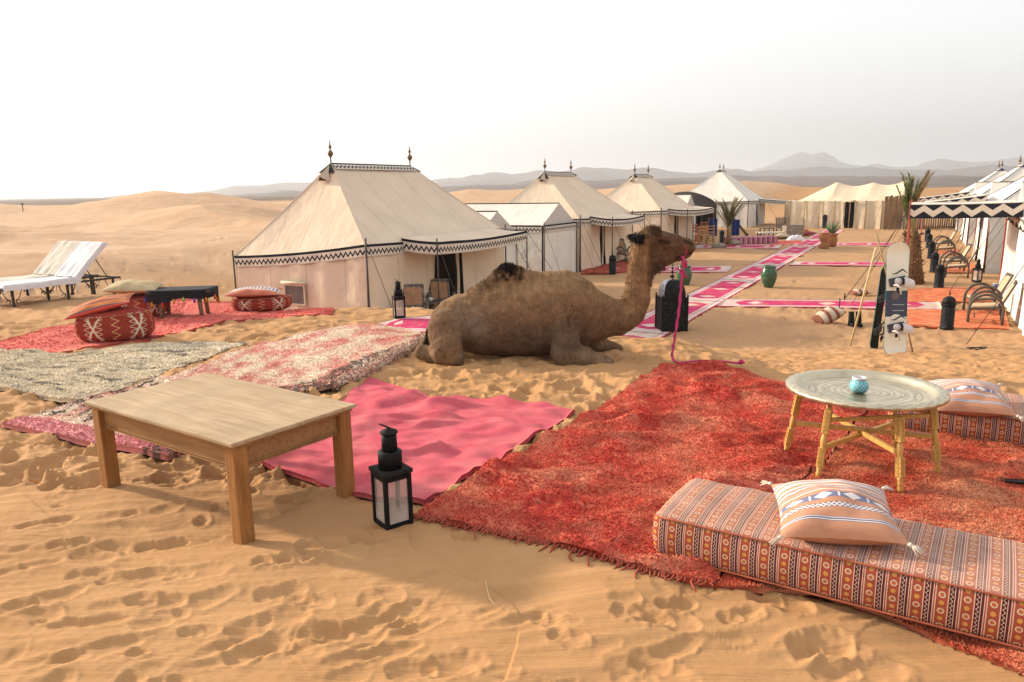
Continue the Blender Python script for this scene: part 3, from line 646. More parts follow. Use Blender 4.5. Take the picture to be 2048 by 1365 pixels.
def f_pillow(g,u,v,co):
    v=v*1.1+.24
    base_=mixc(g,wn_(g,u,v,3,30,3).ss(.4,.6)*.5,(.50,.25,.15),(.44,.175,.10)); a=base_
    def band(v0,v1,c,a,f=None):
        k=(v.gt(v0))*(v.lt(v1)); return mixc(g,k if f is None else k*f,a,c)
    W=(.72,.68,.64); Bl=(.10,.12,.22)
    a=band(.36,.40,Bl,a); a=band(.366,.375,W,a); a=band(.388,.396,W,a)
    a=band(.50,.55,Bl,a); z=((u*11).tri()-.5)*.04; d1=((v-.525-z).abs()).lt(.007); d2=((v-.525+z).abs()).lt(.007); a=mixc(g,d1,a,W); a=mixc(g,d2,a,W)
    a=band(.61,.70,(.13,.16,.27),a); lo=(((u*4).frac()-.5).abs()/.32+((v-.655).abs()/.05)).lt(1.0); a=mixc(g,lo,a,W)
    a=mixc(g,(v.gt(.62))*(v.lt(.69))*((((u*4)).frac()-.02).abs().lt(.05)),a,W)
    a=band(.75,.765,W,a); a=band(.79,.80,(.3,.33,.42),a); a=band(.84,.88,(.25,.27,.36),a); a=mixc(g,((v-.86-z*.6).abs()).lt(.007),a,W); a=band(.92,.95,W,a); a=band(1.0,1.06,(.5,.5,.52),a); a=band(1.1,1.13,W,a); a=band(1.16,1.22,(.3,.32,.4),a)
    return a
M_pil=dustmat('woven_pillow',f_pillow,k=.35)
M_tas=mk('ivory_wool',(.62,.52,.42),var=.15,vs=30)
def bench_pt(x,y,z):
    ca,sa=math.cos(BENCH[3]),math.sin(BENCH[3]); return (BENCH[0]+x*ca-y*sa,BENCH[1]+x*sa+y*ca,BENCH[2]+z)
pc=atz(1668,1036,.275); pl=pillow('pillow','rust pillow with white and indigo bands and tassels on the front mattress',(pc[0],pc[1],BENCH[2]+HB+.075),(R(6),R(-2),BENCH[3]+R(19)),.45,.43,.21,M_pil,M_tas)
pc=atz(1935,795,.24); pillow('pillow','rust pillow with white and indigo bands on the far mattress behind the brass table',(pc[0],pc[1],gz(pc[0],pc[1])+.27),(R(12),R(0),a2+R(12)),.45,.43,.19,M_pil,M_tas)
# ---------------------------------------------------------------- round brass tray table
LB=[hit(*q)[:2] for q in((1563,915),(1596,890),(1650,962),(1735,897),(1822,974),(1840,942))]
ct=atz(1729,777,.455); TR=.418
T=thing('tray_table','round table with an engraved brass tray on six turned wooden legs','table',(ct[0],ct[1],0))
def f_brass(g,u,v,co):
    x,y,z=xyz(g,co); r=(x*x+y*y).sqrt(); 
    at=g.nodes.new('ShaderNodeMath'); at.operation='ARCTAN2'; g.links.new(y.o,at.inputs[0]); g.links.new(x.o,at.inputs[1]); th_=S(g,at.outputs[0])
    lines=((r/.034).frac()-.5).abs().lt(.1)*(r.lt(.31)); pet=((th_*3.82).sin()*.018+r-.19).abs().lt(.006); pet2=((th_*2.546).sin()*.03+r-.10).abs().lt(.006); arcs=((th_*9.55).sin()*.012+r-.26).abs().lt(.005)
    rimp=((th_*31.8).sin()*((r*160).sin())).gt(.15)*(r.gt(.365))
    k=lines.max(pet).max(pet2).max(arcs).max(rimp*.6)
    a=mixc(g,noise(g,co,9,4,.6).ss(.35,.7),(.66,.58,.42),(.55,.48,.34)); return mixc(g,k*.65,a,(.26,.20,.11))
M_brass=mk('engraved_brass',(1,1,1),rough=.36,var=.12,vs=5,fn=f_brass,metal=.9,spec=.5,bump=((35,.1,.002),))
zt=.455-.03
MB().lathe([(.004,zt+.012),(.325,zt+.010),(.340,zt+.014),(.352,zt+.034),(.362,zt+.044),(.372,zt+.046),(.416,zt+.040),(TR,zt+.034),(TR,zt+.020),(.415,zt+.018),(.36,zt+.026),(.345,zt),(.3,zt-.004),(.01,zt-.004)],72).build('brass_tray',M_brass,T)
M_carve=mk('carved_beech',(1,1,1),rough=.55,var=.1,fn=lambda g,u,v,co:(lambda z:mixc(g,(((z/.05).tri()-.5).abs().lt(.13)),(.62,.36,.10),(.38,.19,.05)))(xyz(g,co)[2]),spec=.3)
feet=[];tops=[]
for (bx,by) in LB:
    d=np.array([bx-ct[0],by-ct[1]]); d=d/np.linalg.norm(d); an=math.atan2(d[1],d[0]); feet.append((bx-ct[0],by-ct[1])); tops.append((d[0]*.335,d[1]*.335))
# six legs evenly round, turned to match the photograph
a0=math.atan2(feet[2][1],feet[2][0]); order=sorted(range(6),key=lambda i:(math.atan2(feet[i][1],feet[i][0])-a0)%(2*math.pi)); legs=[]
for n_,i in enumerate(order):
    an=a0+n_*math.pi/3; p0=Vector((.40*math.cos(an),.40*math.sin(an),gz(ct[0]+.4*math.cos(an),ct[1]+.4*math.sin(an))+.012)); p1=Vector((.335*math.cos(an),.335*math.sin(an),zt-.006)); ax_=(p1-p0); Ln=ax_.length; M_=ax_.to_track_quat('Z','Y').to_matrix()@rotz(R(20)); legs.append((an,p0,p1,ax_.normalized()))
    m=MB()
    def turned(z0,z1,pr): m.lathe([(r_*.001,z0+(z1-z0)*t) for r_,t in pr],14,p0,M_)
    turned(0,Ln*.19,[(9,0),(15,.12),(16,.3),(13,.45),(17,.52),(13,.6),(15,.8),(17,1)])
    lg=m; lg.box(p0+ax_.normalized()*(Ln*.31),(.036,.036,Ln*.25),M_,.003)
    turned(Ln*.43,Ln*.63,[(16,0),(11,.08),(15,.2),(17,.5),(15,.8),(11,.92),(16,1)])
    lg.box(p0+ax_.normalized()*(Ln*.78),(.036,.036,Ln*.31),M_,.003)
    lo=lg.build('leg',M_pine,T)
    for z_ in(.31,.78):
        cv=MB(); o_=M_@Vector((1,0,0))
        for sgn in(-1,1):
            for ax2 in(Vector((1,0,0)),Vector((0,1,0))):
                side=Vector((0,1,0)) if ax2.x else Vector((1,0,0))
                for t in np.linspace(-.09,.09,4):
                    cc=p0+ax_.normalized()*(Ln*(z_+t)); 
                    for dd in(-1,1): cv.box(cc+M_@(ax2*sgn*.0185),(.004 if ax2.x else .003,.004 if ax2.y else .003,.034),M_@(rotx(dd*.55) if ax2.x else roty(dd*.55)))
        cv.build('carving',M_pine,lo)
for k in range(3):
    A_,B_=legs[k],legs[k+3]; z_=.21+.016*(k-1)
    for hh,rr_ in((z_,.012),):
        pa=A_[1]+(A_[2]-A_[1])*(hh/.44); pb=B_[1]+(B_[2]-B_[1])*(hh/.44); d=pb-pa; MB().box((pa+pb)/2,(.018,.026,d.length-.03),d.to_track_quat('Z','Y').to_matrix()).build('cross_stretcher',M_pine,T)
for k in range(6):
    A_,B_=legs[k],legs[(k+2)%6]
    if k%2==0:
        pa=A_[1]+(A_[2]-A_[1])*.83; pb=B_[1]+(B_[2]-B_[1])*.83; d=pb-pa; MB().box((pa+pb)/2+Vector((0,0,.012*(k-2)/2)),(.016,.022,d.length-.03),d.to_track_quat('Z','Y').to_matrix()).build('top_brace',M_pine,T)
# turquoise glass candle holder
cp=atz(1717,786,zt+.012)
T=thing('candle_holder','small turquoise mosaic glass candle holder standing on the brass tray','candle holder',(cp[0],cp[1],zt+.0135))
def f_mos(g,u,v,co):
    a=(u*16+v/.011*.5).frac()-.5; b=(u*16-v/.011*.5).frac()-.5; gr=(a.abs().gt(.42)).max(b.abs().gt(.42)); cell=wn_(g,(u*16+v/.011*.5).floor(),(u*16-v/.011*.5).floor(),.37,.61,3,1)
    return mixc(g,gr,mixc(g,cell.ss(.35,.65),(.02,.28,.36),(.05,.45,.52)),(.55,.66,.66))
M_mos=mk('turquoise_mosaic',(1,1,1),rough=.12,var=.0,fn=f_mos,spec=.6,coat=.5)
MB().lathe([(.022,0),(.038,.006),(.05,.026),(.051,.042),(.045,.06),(.036,.072),(.033,.076),(.028,.072),(.028,.02),(.01,.012)],36).build('glass_bowl',M_mos,T)
MB().lathe([(.034,.074),(.038,.077),(.038,.088),(.035,.089),(.031,.088),(.030,.075)],32).build('rim',mk('frosted_rim',(.62,.60,.58),rough=.35,var=.1),T)
# phone on the rug
pp=on(2022,969); T=thing('phone','black mobile phone lying on the terracotta rug at the right edge','phone',(pp[0],pp[1],pp[2]+.026),rot=(R(5),R(-2),R(-22)))
MB().box((0,0,.002),(.142,.07,.008),bev=.003).build('body',M_black,T); MB().box((0,0,.0066),(.132,.063,.001)).build('screen',mk('phone_screen',(.01,.01,.012),rough=.35,var=0,spec=.2),T)
# ---------------------------------------------------------------- poufs and the draped stool on the scarlet rug
def f_pouf(g,u,v,co):
    a=mixc(g,wn_(g,u,v,30,200,1).ss(.4,.6)*.5,(.28,.045,.03),(.20,.03,.022)); W=(.58,.48,.36); k=(u*11).frac(); par=((u*5.5).frac()).gt(.5)
    side=(v.gt(.12))*(v.lt(.88)); vv_=(v-.5)/.38
    x1=((k-.5).abs()-(vv_.abs()*.3)).abs().lt(.05); x2=(((vv_*2.5).tri()*.34+.1-(k-.5).abs()).abs()).lt(.04); mot=(x1.max(x2))*(k-.5).abs().lt(.4)
    a=mixc(g,mot*side*par,a,W); zg=((k-.5-((vv_*1.8).tri()-.5)*.35).abs()).lt(.04); a=mixc(g,zg*side*(par*-1+1),a,(.55,.33,.16))
    return a
M_pouf=mk('berber_kilim',(1,1,1),rough=.95,var=.12,vs=6,fn=f_pouf,spec=.1,bump=((120,.4,.006),))
def pouf(label,loc,rz,L,Wd,H,mat,group='poufs on the scarlet rug',tilt=0):
    T=thing('pouf',label,'pouf',loc,rot=(tilt,0,rz),group=group); m=MB(); prof=[]; n=44; vs=[];uvs=[]; pr=[]
    for i in range(17):
        t=-math.pi/2+math.pi*i/16; c_=max(math.cos(t),0)**.55; s_=math.copysign(abs(math.sin(t))**.7,math.sin(t)); pr.append((max(c_,.002),(s_+1)/2*H))
    q=0
    for i,(r_,z) in enumerate(pr):
        if i: q+=math.hypot((r_-pr[i-1][0])*L/2,z-pr[i-1][1])
        for k in range(n+1):
            a=2*math.pi*k/n; sq=(abs(math.cos(a))**3+abs(math.sin(a))**3)**(-1/3); w_=1+.03*float(perlin(math.cos(a)*2+5,z*6+math.sin(a)*2,int(L*90)))
            vs.append((r_*L/2*math.cos(a)*sq*w_,r_*Wd/2*math.sin(a)*sq*w_,z*(1+.05*math.cos(a*2+1)))); uvs.append((k/n,z/H))
    fs=[(i*(n+1)+k,i*(n+1)+k+1,(i+1)*(n+1)+k+1,(i+1)*(n+1)+k) for i in range(16) for k in range(n)]
    m.add(vs,fs,uvs,True); m.build('stuffed_cover',mat,T)
    s_=MB(); s_.tube([( (.97*L/2)*math.cos(a)*(abs(math.cos(a))**3+abs(math.sin(a))**3)**(-1/3),(.97*Wd/2)*math.sin(a)*(abs(math.cos(a))**3+abs(math.sin(a))**3)**(-1/3),H*.86*(1+.05*math.cos(a*2+1))) for a in np.linspace(0,6.283,44)],.006,5,False); s_.build('seam_piping',M_pipe,T)
    return T
def f_pc1(g,u,v,co):
    a=mixc(g,((v*9).frac()).gt(.5),(.50,.06,.04),(.42,.22,.03)); return mixc(g,(((u*14).tri()*.06+(v*4.5).frac()-.3).abs()).lt(.07),a,(.10,.08,.14))
def f_pc2(g,u,v,co): return mixc(g,wn_(g,u,v,1,1,14).ss(.4,.6),(.50,.38,.18),(.42,.33,.22))
def f_pc3(g,u,v,co):
    a=mixc(g,(v.gt(.3))*(v.lt(.7)),(.45,.13,.08),(.60,.52,.45)); return mixc(g,(((u*7).tri()-.5).abs().lt(.2))*(((v-.5).abs()).lt(.14)),a,(.12,.13,.22))
def pxs(px,py): 
    p=hit(px,py); return p,np.linalg.norm(p-CAM)/F     # ground point and metres per pixel there
p,s_=pxs(210,690); z=gz(p[0],p[1]); pouf('red kilim pouf with white woven signs, nearest on the scarlet rug',(p[0],p[1]+.28,z-.01+.0),R(14),128*s_,.5,60*s_,M_pouf)
pillow('cushion','red and mustard striped cushion lying on the nearest pouf',(p[0]-.17,p[1]+.30,z+58*s_+.03),(R(6),R(-13),R(18)),112*s_,.50,.17,mk('striped_cushion',(1,1,1),var=.15,fn=f_pc1,bump=((90,.4,.006),)),cat='cushion')
p,s_=pxs(262,641); z=gz(p[0],p[1]); pouf('dark red kilim pouf between the loungers and the draped stool',(p[0],p[1]+.3,z),R(5),96*s_,.5,40*s_,M_pouf)
pillow('cushion','plain sand coloured cushion on the pouf beside the draped stool',(p[0]-.06,p[1]+.3,z+44*s_+.075),(R(4),R(2),R(10)),92*s_,.55,.21,mk('ochre_cushion',(1,1,1),var=.12,fn=f_pc2,bump=((90,.4,.006),)),cat='cushion')
p,s_=pxs(512,626); z=gz(p[0],p[1]); pouf('brown kilim pouf at the right end of the scarlet rug before the big tent',(p[0],p[1]+.3,z),R(3),112*s_,.5,31*s_,M_pouf)
pillow('cushion','pale patterned cushion with a red edge on the pouf before the big tent',(p[0]-.1,p[1]+.3,z+31*s_+.04),(R(4),R(0),R(4)),100*s_,.5,.15,mk('white_red_cushion',(1,1,1),var=.12,fn=f_pc3,bump=((90,.4,.006),)),cat='cushion')
# stool with a black cloth
p,s_=pxs(365,636); z=gz(p[0],p[1]); T=thing('draped_stool','low wooden stool under a black cloth with bright tassels on the scarlet rug','stool',(p[0],p[1]+.1,z),R(8))
M_dw=mk('dark_wood',(.10,.06,.035),rough=.7,var=.25,vs=10); SL,SW,SH=118*s_,.5,52*s_
MB().box((0,0,SH-.02),(SL*.94,SW*.94,.03)).build('seat_board',M_dw,T)
for sx in(-1,1):
    for sy in(-1,1): MB().tube([(sx*SL*.30,sy*SW*.34,-.02),(sx*SL*.27,sy*SW*.3,SH-.03)],[.028,.034],8).build('leg',mk('weathered_leg',(.22,.15,.09),var=.3,vs=20) if sx==-1 and sy==-1 else bpy.data.materials['weathered_leg'],T)
def clothf(a,b):
    an=2*math.pi*a; sq=(abs(math.cos(an))**6+abs(math.sin(an))**6)**(-1/6); r_=1.0
    drop=.13+.03*math.sin(an*5)+.03*math.sin(an*3+1)
    if b<.5: k=b*2*sq; return (k*math.cos(an)*SL/2*.97,k*math.sin(an)*SW/2*.97,SH+.004)
    k=(b-.5)*2; o_=1+.03*k*math.sin(an*9); return (sq*math.cos(an)*(SL/2)*o_,sq*math.sin(an)*(SW/2)*o_,SH+.004-drop*k)
cl=MB().grid(clothf,90,10); cl=cl.build('black_cloth',mk('black_cloth',(.012,.012,.016),var=.3,vs=12,bump=((60,.4,.01),)),T)
tc=[(.55,.04,.03),(.5,.35,.03),(.25,.5,.05),(.12,.05,.3),(.6,.2,.03)]
for i in range(22):
    a=i/22; q=clothf(a,1.0); col=tc[i%5]; mm=bpy.data.materials.get('tassel%d'%(i%5)) or mk('tassel%d'%(i%5),col,var=.1)
    MB().lathe([(.004,.02),(.012,.008),(.014,-.02),(.018,-.05)],7,q).build('tassel',mm,cl)
# ---------------------------------------------------------------- sun loungers
M_iron=mk('wrought_iron',(.03,.022,.018),rough=.6,var=.3,vs=18,spec=.35)
M_towel=mk('white_cotton',(.68,.65,.66),rough=.95,var=.06,vs=3,bump=((9,.5,.02),(160,.2,.003)))
def scroll(m,c,r,ax_,sgn,z):
    pts=[]
    for t in np.linspace(0,5.2,22):
        rr_=r*(1-t/6.4); pts.append((c[0]+ax_[0]*sgn*rr_*math.cos(t),c[1]+ax_[1]*sgn*rr_*math.cos(t),z+rr_*math.sin(t)))
    m.tube(pts,.007,5)
def lounger(label,loc,rz,M_towel):
    T=thing('sun_lounger',label,'sun lounger',loc,rz,'pair of sun loungers'); L=2.0;W=.60;z=.30; m=MB()
    for s_ in(-1,1): m.box((L/2,s_*W/2,z),(L,.025,.035))
    for x in(.0,.5,1.0,1.25,L): m.box((x,0,z-.004),(.025,W,.025))
    m.build('frame',M_iron,T)
    for x in(.12,1.02,1.86):
        for s_ in(-1,1):
            b=gz(loc[0]+x*math.cos(rz)-s_*W/2*math.sin(rz),loc[1]+x*math.sin(rz)+s_*W/2*math.cos(rz))-loc[2]-.03
            lg=MB().box((x,s_*W/2*.98,(b+z)/2),(.032,.032,z-b)).build('leg',M_iron,T); q=MB()
            for d in(-1,1):
                q.tube([(x+d*.15,s_*W/2*.98,z-.02),(x+d*.11,s_*W/2*.98,z-.12),(x+d*.05,s_*W/2*.98,z-.19)],.007,5); scroll(q,(x+d*.065,s_*W/2*.98),.045,(1,0),d,z-.2)
            q.build('scrollwork',M_iron,lg)
    m=MB()
    for s_ in(-1,1): m.tube([(1.22,s_*W*.44,z+.02),(1.74,s_*W*.44,z+.60)],.014,6); m.tube([(1.58,s_*W*.40,z+.42),(1.80,s_*W*.40,z+.02)],.009,6)
    m.tube([(1.74,-W*.44,z+.60),(1.74,W*.44,z+.60)],.014,6); m.build('back_frame',M_iron,T)
    def wr(a,b): return .014*float(perlin(a*2.2+7*rz,b*7,55))+.008*float(perlin(a*7,b*9,56))
    m=MB()
    def st(a,b):   # seat pad with cloth hanging over the rails
        y=(a-.5)*2; k=min(1,max(0,(abs(y)-.80)/.2)); return (1.27*b-.02,math.copysign(min(abs(y)/.8,1)*W*.53+.012*k,y),z+.085+wr(b,a)*.8-.10*k*k-(.05 if b<.001 else 0))
    m.grid(st,26,34,lambda a,b:(a,b)); m.grid(lambda a,b:(lambda q:(q[0],q[1]*.97,z+.02))(st(a,b)),8,8,flip=True); s0=m.build('seat_pad',M_towel,T)
    m=MB(); ca,sa=math.cos(R(45)),math.sin(R(45))
    def bk(a,b,o=.09):
        y=(a-.5)*2; k=min(1,max(0,(abs(y)-.80)/.2)); h=o+wr(b*.8+3,a)*.8-.085*k*k; e=max(0,(b-.93)/.07); h-=.07*e*e; t=.84*b
        return (1.24+t*ca-h*sa,math.copysign(min(abs(y)/.8,1)*W*.53,y),z+.03+t*sa+h*ca)
    m.grid(bk,26,26,lambda a,b:(a,b)); m.grid(lambda a,b:bk(.12+.76*a,b,.012),10,10,flip=True); m.build('back_pad',M_towel,T)
    for x,s_ in((.35,-1),(1.15,-1),(1.25,1)):
        q=MB(); q.tube([(x,s_*W*.55,z+.04),(x+.02,s_*W*.57,z-.08),(x+.01,s_*W*.56,z-.2)],[.008,.01,.004],5); q.build('tie_strap',M_towel,s0)
    return T
P2=hit(236,590); lo=np.array([P2[0],P2[1]])-AV_V*1.9-AV_U*.33
lounger('nearer white padded iron sun lounger, in front of its twin',(lo[0],lo[1],float(base(*(lo+AV_V)))-.0),AZ,M_towel)
lo2=lo-AV_U*.76+AV_V*.10
lounger('farther white padded iron sun lounger, behind its twin',(lo2[0],lo2[1],float(base(*(lo2+AV_V)))-.0),AZ+R(2),mk('cream_cotton',(.60,.53,.45),rough=.95,var=.08,vs=3,bump=((9,.5,.02),)))
# ---------------------------------------------------------------- kneeling dromedary
cg=hit(1070,727); dep=float((RC.T@(cg-CAM))[2]*-1); K=dep/F/3.103          # metres per unit of the drawing grid
CY=cg[1]+.33; CZ=gz(cg[0],CY)-.015
def seg(Pq,a,b,r1,r2,sy=1.0):
    a=np.array(a,float); b=np.array(b,float); q=Pq.copy(); ym=(a[1]+b[1])/2
    d=b-a; t=np.clip(((q-a)@d)/(d@d+1e-9),0,1); v=q-(a+t[...,None]*d); v[...,1]/=sy
    return np.sqrt((v*v).sum(-1))-(r1+(r2-r1)*t)
def zc(zx,zy,y=0): return (zx-900,y,868-zy)
PR=[ # (a, b, r1, r2, lateral scale, blend)
 (zc(420,640),zc(720,610),178,228,.80),(zc(720,610),zc(1085,570),228,252,.74),(zc(320,620),zc(430,600),80,150,.85),
 (zc(560,690),zc(930,690),150,165,1.0),
 (zc(560,470),zc(745,335),75,66,.8),(zc(745,335),zc(880,385),66,78,.8),(zc(860,390),zc(1110,395),78,80,.8),(zc(1110,395),zc(1215,470),80,90,.7),
 (zc(1080,600),zc(1210,650),200,150,.72)]
NB=len(PR)
for s in(-1,1):
    PR+=[(zc(345,635,s*135),zc(355,770,s*205),112,98,.74),(zc(355,770,s*208),zc(402,812,s*218),92,60,.85),
         (zc(200,785,s*150),zc(330,820,s*190),46,52,.8),(zc(185,800,s*150),zc(420,848,s*205),36,30,.9),
         (zc(1120,500,s*105),zc(1085,690,s*165),115,95,.62)]
PR+=[(zc(1085,690,-185),zc(1088,780,-222),88,92,.74),(zc(1088,788,-225),zc(1205,826,-235),90,66,.85),(zc(1205,826,-235),zc(1352,862,-240),64,38,.95),(zc(1345,878,-235),zc(1130,876,-245),28,26,1),
     (zc(1110,740,175),zc(1200,790,180),90,80,.75),(zc(1200,790,180),zc(1320,815,185),74,58,.85),(zc(1320,815,185),zc(1478,858,190),54,30,.9)]
LEGS=[i for i,p in enumerate(PR) if i>=NB]
nk=[(1190,575,180,.66),(1330,608,138,.60),(1440,620,107,.56),(1520,582,91,.55),(1563,500,79,.55),(1572,400,67,.55),(1580,300,64,.55),(1594,215,68,.58)]
PR+=[(zc(a[0],a[1]),zc(b[0],b[1]),a[2],b[2],(a[3]+b[3])/2) for a,b in zip(nk[:-1],nk[1:])]
HD=[(zc(1605,175),zc(1655,118),78,70,.72),(zc(1655,118),zc(1735,150),70,72,.70),(zc(1735,150),zc(1800,158),66,54,.66),(zc(1800,158),zc(1872,165),54,44,.74),(zc(1872,168),zc(1900,182),40,28,.8),
    (zc(1650,240),zc(1740,225),82,60,.58),(zc(1740,225),zc(1830,212),58,40,.58),(zc(1830,215),zc(1880,215),38,27,.66),
    (zc(1690,105,-42),zc(1745,112,-44),24,16,1),(zc(1690,105,42),zc(1745,112,44),24,16,1),(zc(1800,125),zc(1880,150),30,24,1.1)]
for s in(-1,1): HD+=[(zc(1590,125,s*52),zc(1545,112,s*84),20,20,1),(zc(1545,112,s*84),zc(1512,100,s*96),20,7,1)]
def smin(ds,k):
    m=np.minimum.reduce(ds); return m-k*np.log(sum(np.exp(-(d-m)/k) for d in ds))
def surfnet(x0,x1,y0,y1,z0,z1,h,fn):
    xs=np.arange(x0,x1,h);ys=np.arange(y0,y1,h);zs=np.arange(z0,z1,h); nx,ny,nz=len(xs),len(ys),len(zs)
    D_=np.empty((nx,ny,nz),np.float32)
    for i0 in range(0,nx,24):
        G=np.stack(np.meshgrid(xs[i0:i0+24],ys,zs,indexing='ij'),-1); D_[i0:i0+24]=fn(G)
    s=D_<0; cs=[s[a:nx-1+a,b:ny-1+b,c:nz-1+c] for a in(0,1) for b in(0,1) for c in(0,1)]; cnt=sum(q.astype(int) for q in cs); act=(cnt>0)&(cnt<8)
    ci=np.argwhere(act); idn=-np.ones(act.shape,int); idn[act]=np.arange(len(ci)); acc=np.zeros((len(ci),3)); nn=np.zeros(len(ci))
    cor=[(a,b,c) for a in(0,1) for b in(0,1) for c in(0,1)]
    for p in cor:
        for ax in range(3):
            if p[ax]==0:
                q=list(p); q[ax]=1; da=D_[ci[:,0]+p[0],ci[:,1]+p[1],ci[:,2]+p[2]]; db=D_[ci[:,0]+q[0],ci[:,1]+q[1],ci[:,2]+q[2]]
                k=(da<0)!=(db<0); t=np.where(k,da/(da-db+1e-12),0); pos=ci+np.array(p); pos=pos.astype(float); pos[:,ax]+=t; acc[k]+=pos[k]; nn[k]+=1
    v=acc/nn[:,None]*h+np.array([x0,y0,z0]); F_=[]
    for ax in range(3):
        a=[slice(None)]*3; b=[slice(None)]*3; a[ax]=slice(0,-1); b[ax]=slice(1,None); e=np.argwhere(s[tuple(a)]!=s[tuple(b)]); o1,o2=[k for k in range(3) if k!=ax]
        e=e[(e[:,o1]>0)&(e[:,o2]>0)&(e[:,o1]<np.array(act.shape)[o1])&(e[:,o2]<np.array(act.shape)[o2])&(e[:,ax]<act.shape[ax])]
        def cell(d1,d2):
            q=e.copy(); q[:,o1]-=d1; q[:,o2]-=d2; return idn[q[:,0],q[:,1],q[:,2]]
        f=np.stack([cell(1,1),cell(0,1),cell(0,0),cell(1,0)],-1); neg=s[e[:,0],e[:,1],e[:,2]]
        if ax==1: neg=~neg
        f[~neg]=f[~neg][:,::-1]; F_.append(f)
    return v,np.concatenate(F_)
def camel_sdf(G):
    d=smin([seg(G,*p) for i,p in enumerate(PR) if i not in LEGS],13.0); dl=smin([seg(G,*PR[i]) for i in LEGS],10.0); d=smin([d,dl],6.0)
    hm_=G[...,0].max()>540
    if hm_:
        dh=smin([seg(G,*p) for p in HD],9.0); d=smin([d,dh],12.0)
        for s in(-1,1):
            d=np.maximum(d,-(seg(G,zc(1848,132,s*40),zc(1896,152,s*34),6,6)))
            d=np.maximum(d,-(seg(G,zc(1915,203,s*14),zc(1800,238,s*42),4.5,4.5)))
    # creases: thigh against the belly, elbow against the chest
    for s in(-1,1):
        d=d+13*np.exp(-(seg(G,zc(462,560,s*190),zc(482,830,s*205),1,1)/16)**2)
        d=d+11*np.exp(-(seg(G,zc(1010,560,s*200),zc(1005,840,s*215),1,1)/18)**2)
    n=perlin(G[...,0]/70,G[...,2]/55+G[...,1]/90,5)*5+perlin(G[...,0]/28,G[...,2]/24+G[...,1]/30,6)*2.0
    return d+n
cv,cf=surfnet(-780,1050,-350,336,-40,850,8.5,camel_sdf)
# light smoothing
for _ in range(2):
    acc=np.zeros_like(cv); n_=np.zeros(len(cv))
    for a,b in((0,1),(1,2),(2,3),(3,0)):
        np.add.at(acc,cf[:,a],cv[cf[:,b]]); np.add.at(acc,cf[:,b],cv[cf[:,a]]); np.add.at(n_,cf[:,a],1); np.add.at(n_,cf[:,b],1)
    cv=cv*.5+.5*acc/np.maximum(n_,1)[:,None]
zx=cv[:,0]+900; zy=868-cv[:,2]; yy=cv[:,1]
def bl(c,t,k): return c*(1-k[:,None])+np.array(t)*k[:,None]
nf=perlin(zx/60,zy/45+yy/70,7); nf2=perlin(zx/22,zy/20+yy/25,8)
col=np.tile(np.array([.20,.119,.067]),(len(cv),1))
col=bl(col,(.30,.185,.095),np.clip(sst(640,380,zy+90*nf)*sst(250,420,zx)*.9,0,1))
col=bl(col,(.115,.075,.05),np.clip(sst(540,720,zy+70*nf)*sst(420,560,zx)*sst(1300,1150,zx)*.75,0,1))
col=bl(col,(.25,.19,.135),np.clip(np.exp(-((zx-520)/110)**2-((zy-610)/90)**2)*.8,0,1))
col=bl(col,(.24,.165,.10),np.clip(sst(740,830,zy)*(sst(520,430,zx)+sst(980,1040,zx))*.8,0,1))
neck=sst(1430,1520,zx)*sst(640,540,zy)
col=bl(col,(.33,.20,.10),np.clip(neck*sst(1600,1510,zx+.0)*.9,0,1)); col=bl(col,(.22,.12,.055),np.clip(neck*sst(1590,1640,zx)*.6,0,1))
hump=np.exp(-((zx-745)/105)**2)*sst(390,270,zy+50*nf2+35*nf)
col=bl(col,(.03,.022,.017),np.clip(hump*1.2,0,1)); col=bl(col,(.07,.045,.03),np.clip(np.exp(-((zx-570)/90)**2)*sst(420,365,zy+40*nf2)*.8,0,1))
col=bl(col,(.085,.05,.03),np.clip(np.exp(-((zx-1120)/90)**2-((zy-600)/120)**2)*sst(-.1,.5,nf2+.2)*.9,0,1))
head=sst(1600,1640,zx)*sst(330,270,zy); col=bl(col,(.095,.055,.035),np.clip(head*(.75+.5*nf2),0,1))
col=bl(col,(.17,.10,.06),np.clip(sst(1800,1850,zx)*sst(300,250,zy)*.7,0,1)); col=bl(col,(.36,.25,.14),np.clip(np.exp(-((zx-1590)/45)**2-((zy-85)/40)**2),0,1))
col=bl(col,(.012,.010,.010),np.clip(sst(1605,1580,zx)*sst(1480,1500,zx)*sst(60,85,zy)*sst(155,140,zy)*(np.abs(yy)>50),0,1))
col=bl(col,(.07,.045,.03),np.clip(np.exp(-((zx-1690)/45)**2-((zy-350)/50)**2)*1.2,0,1))
for (ax_,ay,bx,by,r_) in((1848,132,1896,152,9),(1915,203,1800,238,7),(1690,128,1745,140,10)):
    t=np.clip(((zx-ax_)*(bx-ax_)+(zy-ay)*(by-ay))/((bx-ax_)**2+(by-ay)**2),0,1); dd=np.hypot(zx-ax_-t*(bx-ax_),zy-ay-t*(by-ay)); col=bl(col,(.03,.018,.014),np.clip((1.6-dd/r_),0,1)*.85*(np.abs(yy)>10))
col*= .95*(1+.2*nf+.2*nf2)[:,None]
CM=thing('camel','brown dromedary camel kneeling on the sand, facing right','camel',(cg[0],CY,CZ))
off=np.array([((780+900/3.103)-1070)/F*dep,0,0])
vw=cv*K; vw[:,0]+=off[0]
M_fur=mk('camel_fur',(1,1,1),rough=.95,var=.22,vs=9,fn=lambda g,u,v,co:mixc(g,noise(g,vmap(g,co,(1,1,.35)),75,4,.7).ss(.38,.66)*.65,attr(g,'Col'),mixc(g,1.0,attr(g,'Col'),(.55,.5,.45),'MULTIPLY')),spec=.12,bump=((38,.8,.014,(1,1,.35)),(150,.5,.005,(1,1,.3)),(7,.5,.04)))
